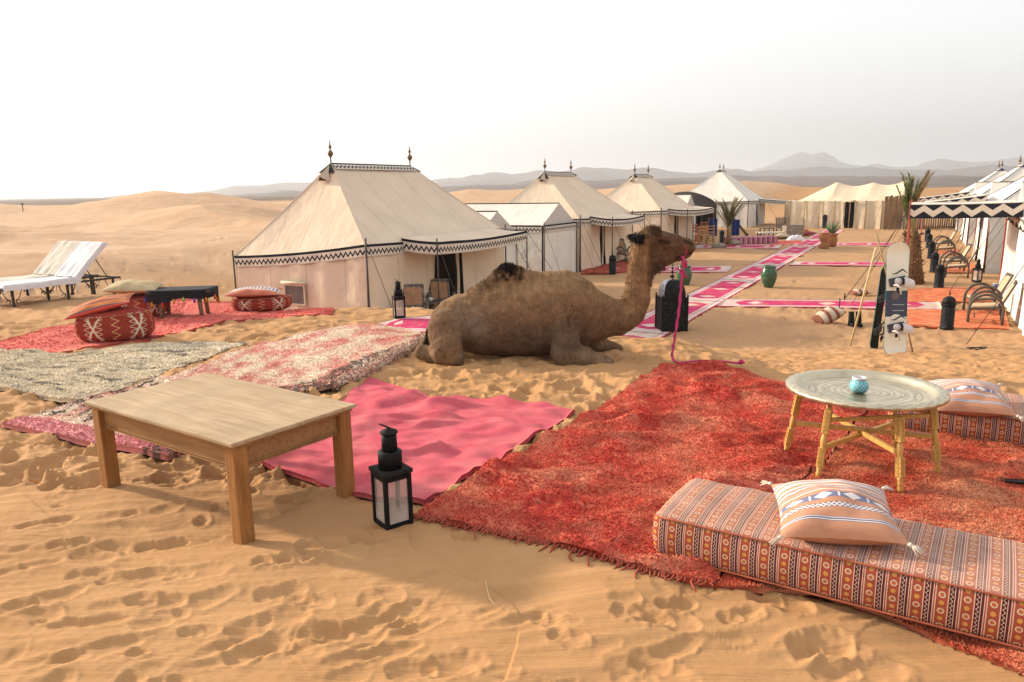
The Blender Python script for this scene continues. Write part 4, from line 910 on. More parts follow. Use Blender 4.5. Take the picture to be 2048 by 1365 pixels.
body=npmesh('body',vw,cf,M_fur,CM,col=np.clip(col,.004,1))
body_f=cf
for s in(-1,1):
    e=MB(); e.lathe([(.001,-11*K),(8*K,-8*K),(11*K,0),(8*K,8*K),(.001,11*K)],14); o=e.build('eye',bpy.data.materials.get('camel_eye') or mk('camel_eye',(.012,.008,.006),rough=.12,var=0,spec=.6),CM); o.location=Vector(((1716-900)*K+off[0],s*46*K,(868-133)*K))
# coat: short hair over hump, nape, crown, throat and tail
nrm=np.zeros_like(vw); fn_=np.cross(vw[cf[:,1]]-vw[cf[:,0]],vw[cf[:,3]]-vw[cf[:,0]])
for k in range(4): np.add.at(nrm,cf[:,k],fn_)
nrm/=np.linalg.norm(nrm,axis=1)[:,None]+1e-9
if (nrm*(vw-vw.mean(0))).sum()<0:
    nrm=-nrm; body.data.flip_normals()
M_hair=mk('camel_hair',(1,1,1),rough=.9,var=0,fn=lambda g,u,v,co:attr(g,'Col'),spec=.15)
def coat(mask,N,ln,name,down=.7,wd=.0028,colk=1.0):
    ids=rng.choice(np.flatnonzero(mask),N); c=vw[ids]+rng.normal(0,.006,(N,3)); n=nrm[ids]
    d=n*.8+np.array([-.25,0,-down])+rng.normal(0,.28,(N,3)); d/=np.linalg.norm(d,axis=1)[:,None]; L=ln*(.5+rng.random(N))
    sd_=np.cross(d,rng.normal(0,1,(N,3))); sd_/=np.linalg.norm(sd_,axis=1)[:,None]
    v=np.stack([c-sd_*wd,c+sd_*wd,c+d*L[:,None]+np.array([0,0,-.15])*L[:,None]],1).reshape(-1,3); f=np.arange(3*N).reshape(N,3)
    cc=np.repeat(np.clip(col[ids]*colk*(.7+.8*rng.random((N,1))),.004,1),3,0)
    npmesh(name,v,f,M_hair,CM,smooth=False,col=cc,kind='stuff')
top=nrm[:,2]
coat((hump>.35),5000,.022,'hump_hair',.45); coat((zx>480)&(zx<690)&(zy<470)&(top>.2),2500,.02,'back_hair')
coat((zx>1460)&(zx<1620)&(zy>90)&(zy<560)&(nrm[:,0]<-.1),2500,.026,'nape_hair'); coat((zx>1560)&(zx<1700)&(zy<110)&(top>.2),2500,.03,'crown_hair',.2)
coat((np.hypot(zx-1690,(zy-350)*.8)<62)&(nrm[:,0]>.1),1800,.035,'throat_hair',1.2)
q=MB(); tp=[((250-900)*K+off[0],0,(868-620)*K),((215-900)*K+off[0],-.03,(868-680)*K),((205-900)*K+off[0],-.05,(868-750)*K)]
q.tube(tp,[.022,.016,.012],8)
for k in range(60):
    t=.3+.7*random.random(); a=Vector(tp[1])*(1-t)+Vector(tp[2])*t; q.tube([a,a+Vector((random.uniform(-.03,.02),random.uniform(-.02,.02),-.05)),a+Vector((random.uniform(-.04,.03),random.uniform(-.03,.03),-.1))],[.003,.003,.001],3)
q.build('tail',mk('tail_hair',(.05,.033,.022),var=.3,vs=30),CM)
# magenta lead rope hanging from the mouth
M_rope=mk('magenta_rope',(.50,.045,.14),rough=.85,var=.25,vs=60,bump=((120,.8,.006,(1,1,.5)),))
def cpt(zx_,zy_,y=0): return Vector(((zx_-900)*K+off[0]+cg[0],CY+y*K,CZ+(868-zy_)*K))
def wp(px,py,y): d=ray(px,py); return Vector(CAM+d*(y/d[1]))
ry=CY-.12
rg=hit(1347,722); pts=[cpt(1828,225,-58)]+[wp(1367,518,ry)]+[wp(px,py,ry-(py-520)/205*(ry-rg[1])) for px,py in((1365,545),(1362,580),(1358,620),(1353,655),(1347,690),(1344,712))]
pts+=[Vector((*hit(px,py)[:2],gz(*hit(px,py)[:2])+h)) for px,py,h in((1347,724,.03),(1358,729,.03),(1378,731,.045),(1400,730,.05),(1430,733,.05),(1460,737,.05),(1482,740,.05))]
T=thing('lead_rope','magenta rope hanging from the mouth of the camel to the red rug','rope',(pts[9][0],pts[9][1],pts[9][2]))
lo_=Vector(T.location)
fine=[]
for i in range(len(pts)-1):
    for t in np.linspace(0,1,6)[:-1]: fine.append(pts[i]*(1-t)+pts[i+1]*t+Vector((.003*math.sin(i*9+t*9),0,0))-lo_)
fine.append(pts[-1]-lo_)
m=MB()
for ph in(0,math.pi):   # two plies twisted together
    m.tube([p+Vector((.006*math.cos(i*.9+ph),.006*math.sin(i*.9+ph),0)) for i,p in enumerate(fine)],.0088,6)
m.build('twisted_cord',M_rope,T)
m=MB()
for k in range(5): c=Vector(wp(1365+random.uniform(-4,4),525+k*7,ry))-lo_; m.tube([c+Vector((.022*math.cos(a),.02*math.sin(a),.012*math.sin(a*2+k))) for a in np.linspace(0,6.0,12)],.009,6)
m.build('knot',M_rope,T)
m=MB(); e=pts[-1]-lo_
for k in range(8): m.tube([e,e+Vector((.03*math.cos(k),.03*math.sin(k),.01)),e+Vector((.012*math.cos(k+1),.03*math.sin(k+1),.03))],.008,5)
m.build('end_knot',M_rope,T)
m=MB(); m.tube([cpt(1828+30*math.cos(a),190-55*math.sin(a) if False else 200+40*math.sin(a),-60*math.cos(a*1.0)*0-50+100*(a/6.283))-lo_ for a in np.linspace(-1.2,1.2,12)],.006,6); m.build('mouth_loop',M_rope,T)
# ---------------------------------------------------------------- tents
def canvas(name,c,seam=.82,c2=None):
    def f(g,u,v,co):
        a=mixc(g,wn_(g,u,v,1,1,.9).ss(.3,.7),c,tuple(k*.93 for k in c)); a=mixc(g,wn_(g,u,v,5,.5,1.5).ss(.5,.8)*.3,a,tuple(k*.78 for k in c)); a=mixc(g,wn_(g,u,v,1,1,1.7,6).ss(.55,.8)*.4,a,(c[0]*.8,c[1]*.72,c[2]*.62)); a=mixc(g,wn_(g,u,v,1,1,30,2).ss(.6,.75)*.12,a,tuple(k*.7 for k in c))
        s_=((u/seam).frac()-.5).abs().gt(.488); a=mixc(g,s_*.45,a,tuple(k*.45 for k in c)); return a
    return mk(name,(1,1,1),rough=.95,var=.05,vs=1.2,fn=f,spec=.06,bump=((1.4,.6,.08),(5,.4,.03,(1,1,.2)),(60,.15,.004)))
M_can=canvas('cream_canvas',(.70,.565,.43)); M_canw=canvas('white_canvas',(.70,.64,.56)); M_canb=canvas('beige_canvas',(.68,.56,.40),1.3)
M_wall=canvas('cream_wall',(.69,.56,.42),1.1); M_wallw=canvas('white_wall',(.72,.67,.60),1.1)
def zigfn(per,bold):
    def f(g,u,v,co):
        W=(.62,.55,.46); K_=(.022,.024,.032); t=(u/per).tri()
        if bold:
            d=v-(.30+.42*t); a=mixc(g,(d.abs()).lt(.22),K_,W); return mixc(g,v.gt(.95),a,W)
        a=mixc(g,v.gt(.78),W,K_); d=(v-(.22+.34*t)).abs(); a=mixc(g,d.lt(.11),a,K_); return mixc(g,v.lt(.06),a,(.5,.44,.37))
    return f
M_zig=mk('zigzag_valance',(1,1,1),rough=.95,var=.06,fn=zigfn(.135,False),spec=.06); M_zigb=mk('bold_zigzag_valance',(1,1,1),rough=.95,var=.06,fn=zigfn(.40,True),spec=.06)
M_pole=mk('tent_pole',(.07,.055,.045),rough=.7,var=.3,vs=8); M_red=mk('red_pole',(.30,.055,.035),rough=.6,var=.25,vs=8); M_gold=mk('bronze_finial',(.16,.10,.05),rough=.45,var=.3,vs=20,metal=.4)
M_blue=mk('navy_binding',(.03,.03,.10),var=.15); M_ropeb=mk('guy_rope',(.06,.05,.045),var=.2)
M_dark=mk('dark_trim_gloom',(.015,.013,.012),var=.3,vs=3); M_int=mk('tent_lining',(.07,.045,.035),var=.2)  # near-black serves ridge trim, jar insides and painted doorway darkness
def sheet(fn,nu,nv,name,mat,parent,uvf,th=0):
    return MB().grid(fn,nu,nv,uvf).build(name,mat,parent)
def lerp(a,b,t): return tuple(a[i]+(b[i]-a[i])*t for i in range(3))
def finial(m_,c,s=1.0):
    pr=[(.014,0),(.014,.16),(.03,.18),(.055,.215),(.066,.25),(.055,.285),(.02,.32),(.012,.345),(.03,.37),(.036,.395),(.028,.42),(.01,.445),(.018,.462),(.008,.49),(.003,.56)]
    m_.lathe([(r_*s,z*s) for r_,z in pr],12,c); return m_
def tent(label,org,rz,L,W,he,hr,r0,r1,style='cream',corners=(0,0,0,0),door=None,awn=None,vent=True,window=None,group='hipped tents along the avenue',zig=None,blue=False,polec=None,rc=None,ropes=(0,1)):
    """local X along the avenue front, Y to the back; corners = eave offsets front-left, front-right, back-right, back-left"""
    roofm,wallm=(M_can,M_wall) if style=='cream' else (M_canw,M_wallw); zig=zig or M_zig; polec=polec or M_pole
    T=thing('tent',label,'tent',(org[0],org[1],CAMP),rz,group)
    E=[(0,0,he+corners[0]),(L,0,he+corners[1]),(L,W,he+corners[2]),(0,W,he+corners[3])]; rc=W/2 if rc is None else rc; Ra=(r0,rc,hr); Rb=(r1,rc,hr)
    def panel(A,B,C,D_,nm,sag):     # A,B eave ends, D over A, C over B
        w_=math.dist(A,B); h_=math.dist(lerp(A,B,.5),lerp(D_,C,.5))
        def f(a,b):
            p=lerp(lerp(A,B,a),lerp(D_,C,a),b); s_=sag*4*b*(1-b)*(.35+.65*4*a*(1-a))+.05*4*a*(1-a)*(1-b)
            return (p[0],p[1],p[2]-s_+.012*float(perlin(a*w_*1.3+L,b*h_*.8,W and 3)))
        return sheet(f,18,14,nm,roofm,T,lambda a,b:((a-.5)*(w_*(1-b)+math.dist(C,D_)*b),b*h_))
    panel(E[0],E[1],Rb,Ra,'roof_front',.10); panel(E[1],E[2],Rb,Rb,'roof_side',.10); panel(E[2],E[3],Ra,Rb,'roof_back',.1); panel(E[3],E[0],Ra,Ra,'roof_side',.10)
    def wall(A,B,nm,cut=None,inward=(0,1)):
        w_=math.dist(A[:2],B[:2]); segs=[(0,1)] if not cut else [(0,cut[0]/w_),(cut[1]/w_,1)]
        for s0,s1 in segs:
            def f(a,b):
                t=s0+(s1-s0)*a; x,y=A[0]+(B[0]-A[0])*t,A[1]+(B[1]-A[1])*t; zt_=A[2]+(B[2]-A[2])*t-.05*4*t*(1-t)
                n_=.02*math.sin(t*w_*7.3)*(1-.6*b)+.03*float(perlin(t*w_*1.7,b*1.1+L,9))+.06*(1-b)**2
                return (x-inward[0]*n_,y-inward[1]*n_,-.06+(zt_+.06)*b)
            n=max(6,int((s1-s0)*w_*7)); sheet(f,n,8,nm,wallm,T,lambda a,b:((s0+(s1-s0)*a)*w_,b*he))
        def g_(a,b):
            x,y=A[0]+(B[0]-A[0])*a,A[1]+(B[1]-A[1])*a; zt_=A[2]+(B[2]-A[2])*a-.05*4*a*(1-a); o_=.03+.012*math.sin(a*w_*9)*(1-b)
            return (x-inward[0]*o_,y-inward[1]*o_,zt_-.25+.26*b)
        sheet(g_,int(w_*9),2,'valance',zig,T,lambda a,b:(a*w_,b))
    wall(E[0],E[1],'wall_front',door,(0,1)); wall(E[1],E[2],'wall_side',None,(-1,0)); wall(E[2],E[3],'wall_back',None,(0,-1)); wall(E[3],E[0],'wall_side',None,(1,0))
    for s_ in(-1,1):      # zigzag trim along the ridge
        sheet(lambda a,b:(r0-.05*b+(r1-r0+.1*b)*a,rc+s_*(.012+.16*b),hr+.015-.16*b*(hr-he)/max(rc,.5)+.01),24,2,'ridge_trim',zig,T,lambda a,b:(a*(r1-r0),1-b))
    for x,sg in((r0,-1),(r1,1)):
        sheet(lambda a,b:(x+sg*(.012+.16*b),rc+(a-.5)*.5*b,hr+.02-.2*b*(hr-he)/max((r0 if sg<0 else L-r1),.5)*.8),4,3,'ridge_end_trim',M_blue if blue else M_dark,T,lambda a,b:(a,b))
        finial(MB(),(x,rc,hr-.03),1.05).build('finial',M_gold,T)
    for hx,hy,ex,R_ in((0,0,E[0],Ra),(L,0,E[1],Rb),(0,W,E[3],Ra)):   # rope along the hips
        pts=[]
        for t in np.linspace(0,1,10):
            p=lerp(ex,R_,t); pts.append((p[0],p[1],p[2]+.014-.035*4*t*(1-t)))
        MB().tube(pts,.011 if not blue else .016,5).build('hip_binding',M_blue if blue else wallm,T)
    # poles and guys
    for i,(x,y,z) in enumerate(E[:2]+E[3:]):
        MB().tube([(x-.03 if x==0 else x+.03,y-.04 if y==0 else y+.04,-.1),(x-.03 if x==0 else x+.03,y-.04 if y==0 else y+.04,z+.14)],.02,7).build('pole',polec,T)
    for i in ropes:
        x,y,z=E[i]; sx=-1 if x==0 else 1; m=MB(); m.tube([(x,y-.05,z+.02),(x+sx*.35,y-1.15,.03)],.007,5); m.build('guy_rope',M_ropeb,T)
    if vent:
        p=lerp(lerp(E[3],E[0],.5),Ra,.80); q=MB(); w_=.17; q.add([(p[0]-.02,p[1]-w_,p[2]-.02),(p[0]-.02,p[1]+w_,p[2]-.02),(p[0]-.16,p[1],p[2]+.10),(p[0]+.2,p[1],p[2]+.36)],[(0,2,3),(2,1,3)]); q.build('vent_flap',roofm,T)
        MB().add([(p[0]-.05,p[1]-w_*.8,p[2]-.0),(p[0]-.05,p[1]+w_*.8,p[2]-.0),(p[0]-.12,p[1],p[2]+.08)],[(0,1,2)]).build('vent_mesh',M_int,T)
    if door:
        d0,d1=door; w_=d1-d0
        for k,s_ in((d0+.02,1),(d1-.02,-1)):     # gathered curtains
            sheet(lambda a,b:(k+s_*a*(.16 if s_>0 else .24)*(.5+.5*abs(b-.45)*2),.05+.03*math.sin(a*18),.0+(he-.06)*b),14,8,'door_curtain',wallm,T,lambda a,b:(a*.3,b*2))
        sheet(lambda a,b:(d0-.1+(w_+.2)*a,.75+.05*math.sin(a*14),.0+(he-.1)*b),12,4,'doorway_dark',M_dark,T,lambda a,b:(a,b))  # near-black sheet painting the darkness inside the tent door
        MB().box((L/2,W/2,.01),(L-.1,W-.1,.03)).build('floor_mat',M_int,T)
    if window:
        y0,y1,z0,z1=window; q=MB(); t=.035
        for a in((y0,y1,z1,z1+t),(y0,y1,z0-t,z0),(y0-t,y0,z0-t,z1+t),(y1,y1+t,z0-t,z1+t)): q.box((-.075,(a[0]+a[1])/2,(a[2]+a[3])/2),(.03,a[1]-a[0],a[3]-a[2]))
        wq=q.build('window',wallm,T); MB().box((-.068,(y0+y1)/2,(z0+z1)/2),(.01,y1-y0,z1-z0)).build('window_mesh',mk('window_mesh',(.16,.13,.115),var=.2),wq); MB().tube([(-.1,y0-.08,z1+.07),(-.1,y1+.08,z1+.07)],.035,8).build('rolled_flap',wallm,wq)
    if awn:
        x0,x1,dp,zo=awn[:4]; zi=he+.05 if not blue else 2.5; sk=awn[4] if len(awn)>4 else 0
        w_=x1-x0
        f=lambda a,b:(x0+w_*a+sk*b,.02-dp*b,zi+(zo-zi)*b-.05*math.sin(math.pi*a)*b-.03*math.sin(math.pi*b)+.015*math.sin(a*9))
        aw=sheet(f,16,8,'awning',roofm,T,lambda a,b:(a*w_,b*dp))
        vh=awn[5] if len(awn)>5 else .28
        def vf(p0,p1,nm):
            ln=math.dist(p0,p1); sheet(lambda a,b:(p0[0]+(p1[0]-p0[0])*a,p0[1]+(p1[1]-p0[1])*a,(p0[2]+(p1[2]-p0[2])*a)-.05*math.sin(math.pi*a)*(1 if nm=='f' else .3)-vh+vh*b+.008),int(max(10,ln*8)),2,'awning_valance',zig,aw,lambda a,b:(a*ln,b))
        o_=f(0,1); o2=f(1,1); i1=f(0,0); i2=f(1,0); vf((o_[0],o_[1]-.01,o_[2]),(o2[0],o2[1]-.01,o2[2]),'f'); vf((i1[0]-.01,i1[1],i1[2]),(o_[0]-.01,o_[1],o_[2]),'s'); vf((i2[0]+.01,i2[1],i2[2]),(o2[0]+.01,o2[1],o2[2]),'s')
        for q in(o_,o2): MB().tube([(q[0],q[1],-.1),(q[0],q[1],q[2]+.08)],.018,7).build('awning_pole',polec,aw); MB().tube([(q[0],q[1],q[2]),(q[0]+(.5 if q is o2 else -.5),q[1]-1.1,.02)],.006,5).build('awning_guy',M_ropeb,aw)
    return T
def annex(label,org,rz,L,W,he,hr,style='cream',group='small ridge annexes beside the tents'):
    """gabled annex: local X depth along the avenue (L), Y to the back (W); ridge along Y"""
    roofm,wallm=(M_canw,M_wallw); T=thing('tent_annex',label,'tent annex',(org[0],org[1],CAMP),rz,group)
    for s_ in(0,1):
        x=0 if s_==0 else L
        sheet(lambda a,b:(x+(L/2-x)*b,W*a,he+(hr-he)*b-.07*math.sin(math.pi*b)*math.sin(math.pi*a)),12,8,'roof_slope',roofm,T,lambda a,b:(a*W,b*1.5))
        sheet(lambda a,b:(x+(-.03 if s_==0 else .03)*1-.05*(1-b)*(1 if s_==0 else -1),W*a,-.05+(he+.05)*b+0*a),14,5,'wall_side',wallm,T,lambda a,b:(a*W,b*he))
        sheet(lambda a,b:(x+(-.06 if s_==0 else .06),W*a,he-.24+.25*b),20,2,'valance',M_zig,T,lambda a,b:(a*W,b))
        sheet(lambda a,b:(L/2+(-1 if s_==0 else 1)*(.01+.12*b),W*a,hr+.02-.16*b),20,2,'ridge_trim',M_zig,T,lambda a,b:(a*W,1-b))
    for y in(0,W):
        MB().add([(0,y,he),(L,y,he),(L/2,y,hr)],[(0,1,2)]).build('gable',wallm,T)
        sheet(lambda a,b:(L*a,y+(-.03 if y==0 else .03),-.05+(he+.05)*b),10,4,'wall_end',wallm,T,lambda a,b:(a*L,b*he))
        sheet(lambda a,b:(L*a,y+(-.06 if y==0 else .06),he-.24+.25*b),14,2,'valance',M_zig,T,lambda a,b:(a*L,b))
    for x in(0,L):
        MB().tube([(x,-.07,-.1),(x,-.07,he+.1)],.016,6).build('pole',M_pole,T); MB().tube([(x,-.07,he),(x-.5,-1.0,.02)],.006,5).build('guy_rope',M_ropeb,T)
    return T
HR=3.62; HE=1.9
LZ=AZ; RZ=AZ+math.pi
tent('large cream hipped tent nearest the dune, with a flap window in its side wall',AP(-5.2,-8.1),LZ,6.0,3.9,HE,HR+.02,1.25,4.35,corners=(0,0,0,-.34),door=(2.45,3.75),awn=(1.3,5.6,.95,HE-.02),window=(1.75,2.3,.55,.95),rc=1.9)
annex('small white ridge annex squeezed between the first and second left tents',AP(-6.4,-1.4),LZ,2.2,3.4,1.72,2.34)
annex('white ridge annex attached to the near side of the second left tent',AP(-6.0,2.0),LZ,2.7,4.2,1.80,2.50)
tent('second cream hipped tent on the left, behind the back of the camel',AP(-5.9,4.9),LZ,5.6,3.8,HE,HR,1.05,3.5,door=(1.9,2.5),awn=(1.0,4.7,.9,HE-.05))
tent('third cream hipped tent on the left, right above the camel head',AP(-5.7,14.0),LZ,5.6,3.8,HE,HR,1.7,3.8,door=(2.2,2.9),awn=(1.2,6.4,.95,HE-.02))
annex('far white ridge annex beside the black bedouin tent',AP(-6.3,20.4),LZ,2.0,2.6,1.8,2.55)
tent('white tall hipped tent beyond the black bedouin tent',AP(-6.0,35.6),LZ,6.4,5.4,HE,HR+.55,2.6,3.8,style='white',vent=False,door=(3.2,4.0),awn=(4.2,6.6,2.4,HE-.1))
# right row, facing the avenue
def rtent(label,v0,v1,**k):
    return tent(label,AP(7.05,v1),RZ,v1-v0,4.2,2.0,3.75,1.9,v1-v0-1.9,style='white',vent=False,blue=True,polec=M_red,corners=(.25,.1,0,0),zig=M_zigb,**k)
rtent('white tent at the right edge with a bold zigzag awning on red poles',-4.6,3.2,door=(2.45,2.85),awn=(.4,2.95,2.3,2.46,0,.34),group='white tents on the right of the avenue')
rtent('second white tent on the right, half hidden behind the zigzag awning',9.2,15.4,door=(2.0,3.0),awn=(1.2,3.8,2.0,2.25,0,.30),group='white tents on the right of the avenue')
rtent('third white tent on the right with two finials above the mountain line',21.0,27.2,door=(2.0,3.0),awn=(1.2,3.8,2.2,2.2,0,.30),group='white tents on the right of the avenue')
rtent('farthest white tent on the right, only its peak and finials showing',33.5,39.5,door=(2.0,3.0),group='white tents on the right of the avenue')
def ranx(label,v0): 
    annex(label,AP(7.6,v0+2.6),RZ,2.6,3.6,1.95,2.95)
ranx('white annex with a zigzag border between the first and second right tents',5.4); ranx('white annex between the second and third right tents',17.0); ranx('white annex between the third and farthest right tents',29.6)
# ---------------------------------------------------------------- long beige tent at the end of the avenue
bl_=atz(1578,456,CAMP); br=atz(1800,459,CAMP); ba=math.atan2(br[1]-bl_[1],br[0]-bl_[0]); BL=7.9; BW=5.0
T=thing('pavilion_tent','long beige pavilion tent with three roof peaks closing the avenue','tent',(bl_[0],bl_[1],CAMP),ba)
pk=[(2.5,3.12),(4.85,3.05),(7.0,3.2)]; BH=1.86
def ridge(x):
    xs=[0]+[p[0] for p in pk]+[BL]; zs=[BH]+[p[1] for p in pk]+[BH]
    z=np.interp(x,xs,zs); 
    for a,b in zip(pk[:-1],pk[1:]):
        if a[0]<x<b[0]: t=(x-a[0])/(b[0]-a[0]); z-=.26*math.sin(math.pi*t)
    return float(z)
def roof(a,b,s_):
    x=BL*a; zr=ridge(x); e=(0 if s_>0 else BW); y=e+(BW/2-e)*b; z=BH+(zr-BH)*b-.16*math.sin(math.pi*b)*min(1,4*a*(1-a)+.2)-(.05*abs(math.sin(a*BL*math.pi/1.1)))*(1-b)
    return (x,y,z)
sheet(lambda a,b:roof(a,b,1),60,12,'roof_front',M_canb,T,lambda a,b:(a*BL,b*2.5)); sheet(lambda a,b:roof(a,b,-1),60,12,'roof_back',M_canb,T,lambda a,b:(a*BL,b*2.5))
for s0,s1 in((0,.46),(.535,1)):
    sheet(lambda a,b:(BL*(s0+(s1-s0)*a),-.04-.05*(1-b)-.05*math.sin((s0+(s1-s0)*a)*BL*5.5)*(1-b*.5),-.05+(BH+.03)*b),44,8,'wall_front',M_canb,T,lambda a,b:((s0+(s1-s0)*a)*BL,b*BH))
for x in(0,BL): sheet(lambda a,b:(x,BW*a,-.05+(BH+.05)*b),20,4,'wall_side',M_canb,T,lambda a,b:(a*BW,b*BH))
sheet(lambda a,b:(BL*a,BW,-.05+(BH+.05)*b),20,4,'wall_back',M_canb,T,lambda a,b:(a*BL,b*BH))
M_cp=mk('canvas_strap',(.36,.24,.14),var=.2)
for i in range(9):
    x=BL*(i+.02)/8.04; q=MB().tube([(x,-.14-.02,-.08),(x,-.10,BH*.6),(x,-.06,BH+.04)],.028,7).build('pole',M_cp,T); MB().tube([(x,-.08,BH),(x-.25,-1.6,.02)],.008,5).build('guy_rope',M_ropeb,T)
sheet(lambda a,b:(BL*(.44+.115*a),.55,(BH-.05)*b),6,4,'doorway_dark',M_dark,T,lambda a,b:(a,b))  # near-black sheet stands in for the pavilion's unlit interior
for k in(.452,.543): sheet(lambda a,b:(BL*(k+.012*(a-.5)*2*abs(b-.5)*2),-.1+.03*math.sin(a*12),(BH-.05)*b),8,8,'door_curtain',M_canb,T,lambda a,b:(a*.3,b*2))
MB().tube([(BL*.44,-.12,BH-.1),(BL*.47,-.2,BH+.0),(BL*.5,-.22,BH-.06),(BL*.535,-.2,BH+.02),(BL*.56,-.12,BH-.1)],[.03,.07,.06,.07,.03],8).build('rolled_door_flap',M_canb,T)
# ---------------------------------------------------------------- black bedouin tent
T=thing('bedouin_tent','low dark brown wool bedouin tent stretched between the white tents','tent',(*AP(-8.8,22.5),CAMP),LZ)
M_wool=mk('goat_wool',(.035,.022,.016),rough=1,var=.3,vs=2,bump=((40,.5,.02),))
def bed(a,b):
    x=10.5*a; y=5.0*b-1.2; z=1.8+.85*math.sin(math.pi*min(1,b*1.1))**.8*(.75+.25*math.sin(a*7+1))-.22*abs(math.sin(a*math.pi*2))-(.5*(1-a)**3)
    return (x,y,z)
sheet(bed,30,20,'roof_cloth',M_wool,T,lambda a,b:(a,b)); sheet(lambda a,b:(10.5*a,3.8,1.7*b),16,4,'back_cloth',M_wool,T,lambda a,b:(a,b))
for x in(0,10.5): sheet(lambda a,b:(x,5*a-1.2,1.7*b),10,4,'side_cloth',M_wool,T,lambda a,b:(a,b))
for x in(.1,3.4,6.8,10.3): MB().tube([(x,-1.15,-.1),(x,-1.15,1.75)],.035,7).build('pole',M_dw,T)
# ---------------------------------------------------------------- board screen and reed screen
p=atz(1757,459,CAMP); T=thing('board_screen','weathered plank screen standing against the right end of the beige tent','screen',(p[0],p[1]-.5,CAMP),R(-2))
M_pl=mk('grey_planks',(1,1,1),rough=.9,var=.25,vs=2,fn=woodfn((.30,.19,.10),(.17,.10,.055),2),bump=((20,.4,.01,(1,1,.1)),))
for i in range(11): MB().box((.09+i*.125,random.uniform(-.02,.02),1.08+random.uniform(-.05,.03)),(.112,.03,2.2+random.uniform(-.1,.1)),roty(random.uniform(-.012,.012))).build('plank',M_pl,T)
for z in(.55,1.25,1.9): MB().box((.7,-.035,z),(1.4,.03,.07)).build('rail',M_pl,T)
p=atz(1795,459,CAMP); T=thing('reed_fence','low brown reed fence between the plank screen and the right tents','fence',(p[0]+.1,p[1]-.6,CAMP),R(8))
for i in range(26): MB().tube([(i*.16,random.uniform(-.02,.02),-.05),(i*.16+random.uniform(-.03,.03),random.uniform(-.03,.03),1.0+random.uniform(-.15,.15))],.045,5).build('reed_bundle',M_pl,T)
p=AP(-4.6,33.6); q=atz(1575,450,CAMP); T=thing('canvas_windbreak','crumpled beige canvas windbreak between the white tent and the beige tent','windbreak',(p[0]+2.6,p[1]+2.9,CAMP),R(-3))
sheet(lambda a,b:(3.6*a,.18*math.sin(a*9+b*2)+.12*float(perlin(a*6,b*4,4)),1.9*b-.15*math.sin(math.pi*a)*b),30,14,'cloth',M_canb,T,lambda a,b:(a*2.7,b*1.7))
for x in(0,1.8,3.6): MB().tube([(x,.05,-.1),(x,.05,1.8)],.03,6).build('post',M_cp,T)
# ---------------------------------------------------------------- tall black iron lanterns
M_pierced=mk('pierced_iron',(1,1,1),rough=.55,var=.2,vs=20,fn=lambda g,u,v,co:mixc(g,noise(g,co,40,2,.5).ss(.64,.70),(.008,.0085,.01),(.10,.095,.095)),spec=.15,bump=((40,.5,.01),))
M_silver=mk('pierced_tin',(1,1,1),rough=.45,var=.2,vs=20,fn=lambda g,u,v,co:mixc(g,noise(g,co,30,2,.5).ss(.50,.56),(.26,.27,.29),(.05,.05,.055)),spec=.5)
p=hit(1345,662); dd=np.linalg.norm(p-CAM)/F; T=thing('floor_lantern','large black pierced iron lantern with a domed top and three balls, behind the rope','lantern',(p[0],p[1]+.15,float(base(p[0],p[1]+.15))-.03),R(4)); w_=49*dd; h1=58*dd+.1
MB().box((0,0,h1/2),(w_,w_,h1),bev=.012).build('body',M_pierced,T)
for i,z in enumerate((h1+.006,h1*.62)): MB().box((0,0,z),(w_*1.03,w_*1.03,.022),bev=.004).build('rim',M_black,T)
for sx in(-1,1):
    for sy in(-1,1): MB().box((sx*w_*.5,sy*w_*.5,h1*.55),(.03,.03,h1*1.1)).build('corner_post',M_black,T)
def dome4(n0,mat,k0,k1):
    m=MB()
    def f(a,b):
        t=b*math.pi/2; r_=w_*.47*math.cos(t)**.55; z=h1+.01+34*dd*math.sin(t); an=math.pi/4*(2*(k0+(k1-k0)*a)); s_=1/max(abs(math.cos(an)),abs(math.sin(an))); s_=1+(s_-1)*.75
        return (r_*math.cos(an)*s_,r_*math.sin(an)*s_,z)
    m.grid(f,int(12*(k1-k0)),9,flip=False); return m.build(n0,mat,T)
dome4('dome_panel',M_silver,1.5,2.5); dome4('dome_panel',M_pierced,2.5,3.5); dome4('dome_panel',M_pierced,3.5,4.5); dome4('dome_panel',M_pierced,.5,1.5)
zf=h1+35*dd; fm=MB(); fm.tube([(0,0,zf-.02),(0,0,zf+.36)],.008,6)
for z,r_ in((.06,.05),(.15,.036),(.23,.03)): fm.lathe([(.004,zf+z-r_*.8),(r_*.8,zf+z-r_*.45),(r_,zf+z),(r_*.8,zf+z+r_*.45),(.004,zf+z+r_*.8)],12)
fm.build('finial',M_black,T)
def tower_lantern(label,loc,h,group):
    T=thing('tower_lantern',label,'lantern',loc,R(22),group); r_=h*.16
    MB().lathe([(r_*1.03,0),(r_*1.03,h*.05),(r_*.97,h*.055),(r_*.97,h*.60)],8).build('body',M_pierced,T)
    MB().lathe([(r_*1.05,h*.60),(r_*1.06,h*.63),(r_*.99,h*.65)],8).build('collar',M_black,T)
    MB().lathe([(r_*.97,h*.65),(r_*.95,h*.72),(r_*.78,h*.78),(r_*.45,h*.82),(r_*.1,h*.835)],8).build('dome',M_pierced,T)
    MB().lathe([(.006,h*.83),(.006,h*.86),(h*.028,h*.885),(.005,h*.91),(h*.02,h*.93),(.004,h*.955),(.002,h)],10).build('finial',M_black,T)
    MB().box((r_*-.2,-r_*.93,h*.1),(.07,.02,.13)).build('door_latch',M_blackd,T); return T
gl='black tower lanterns on the ground'
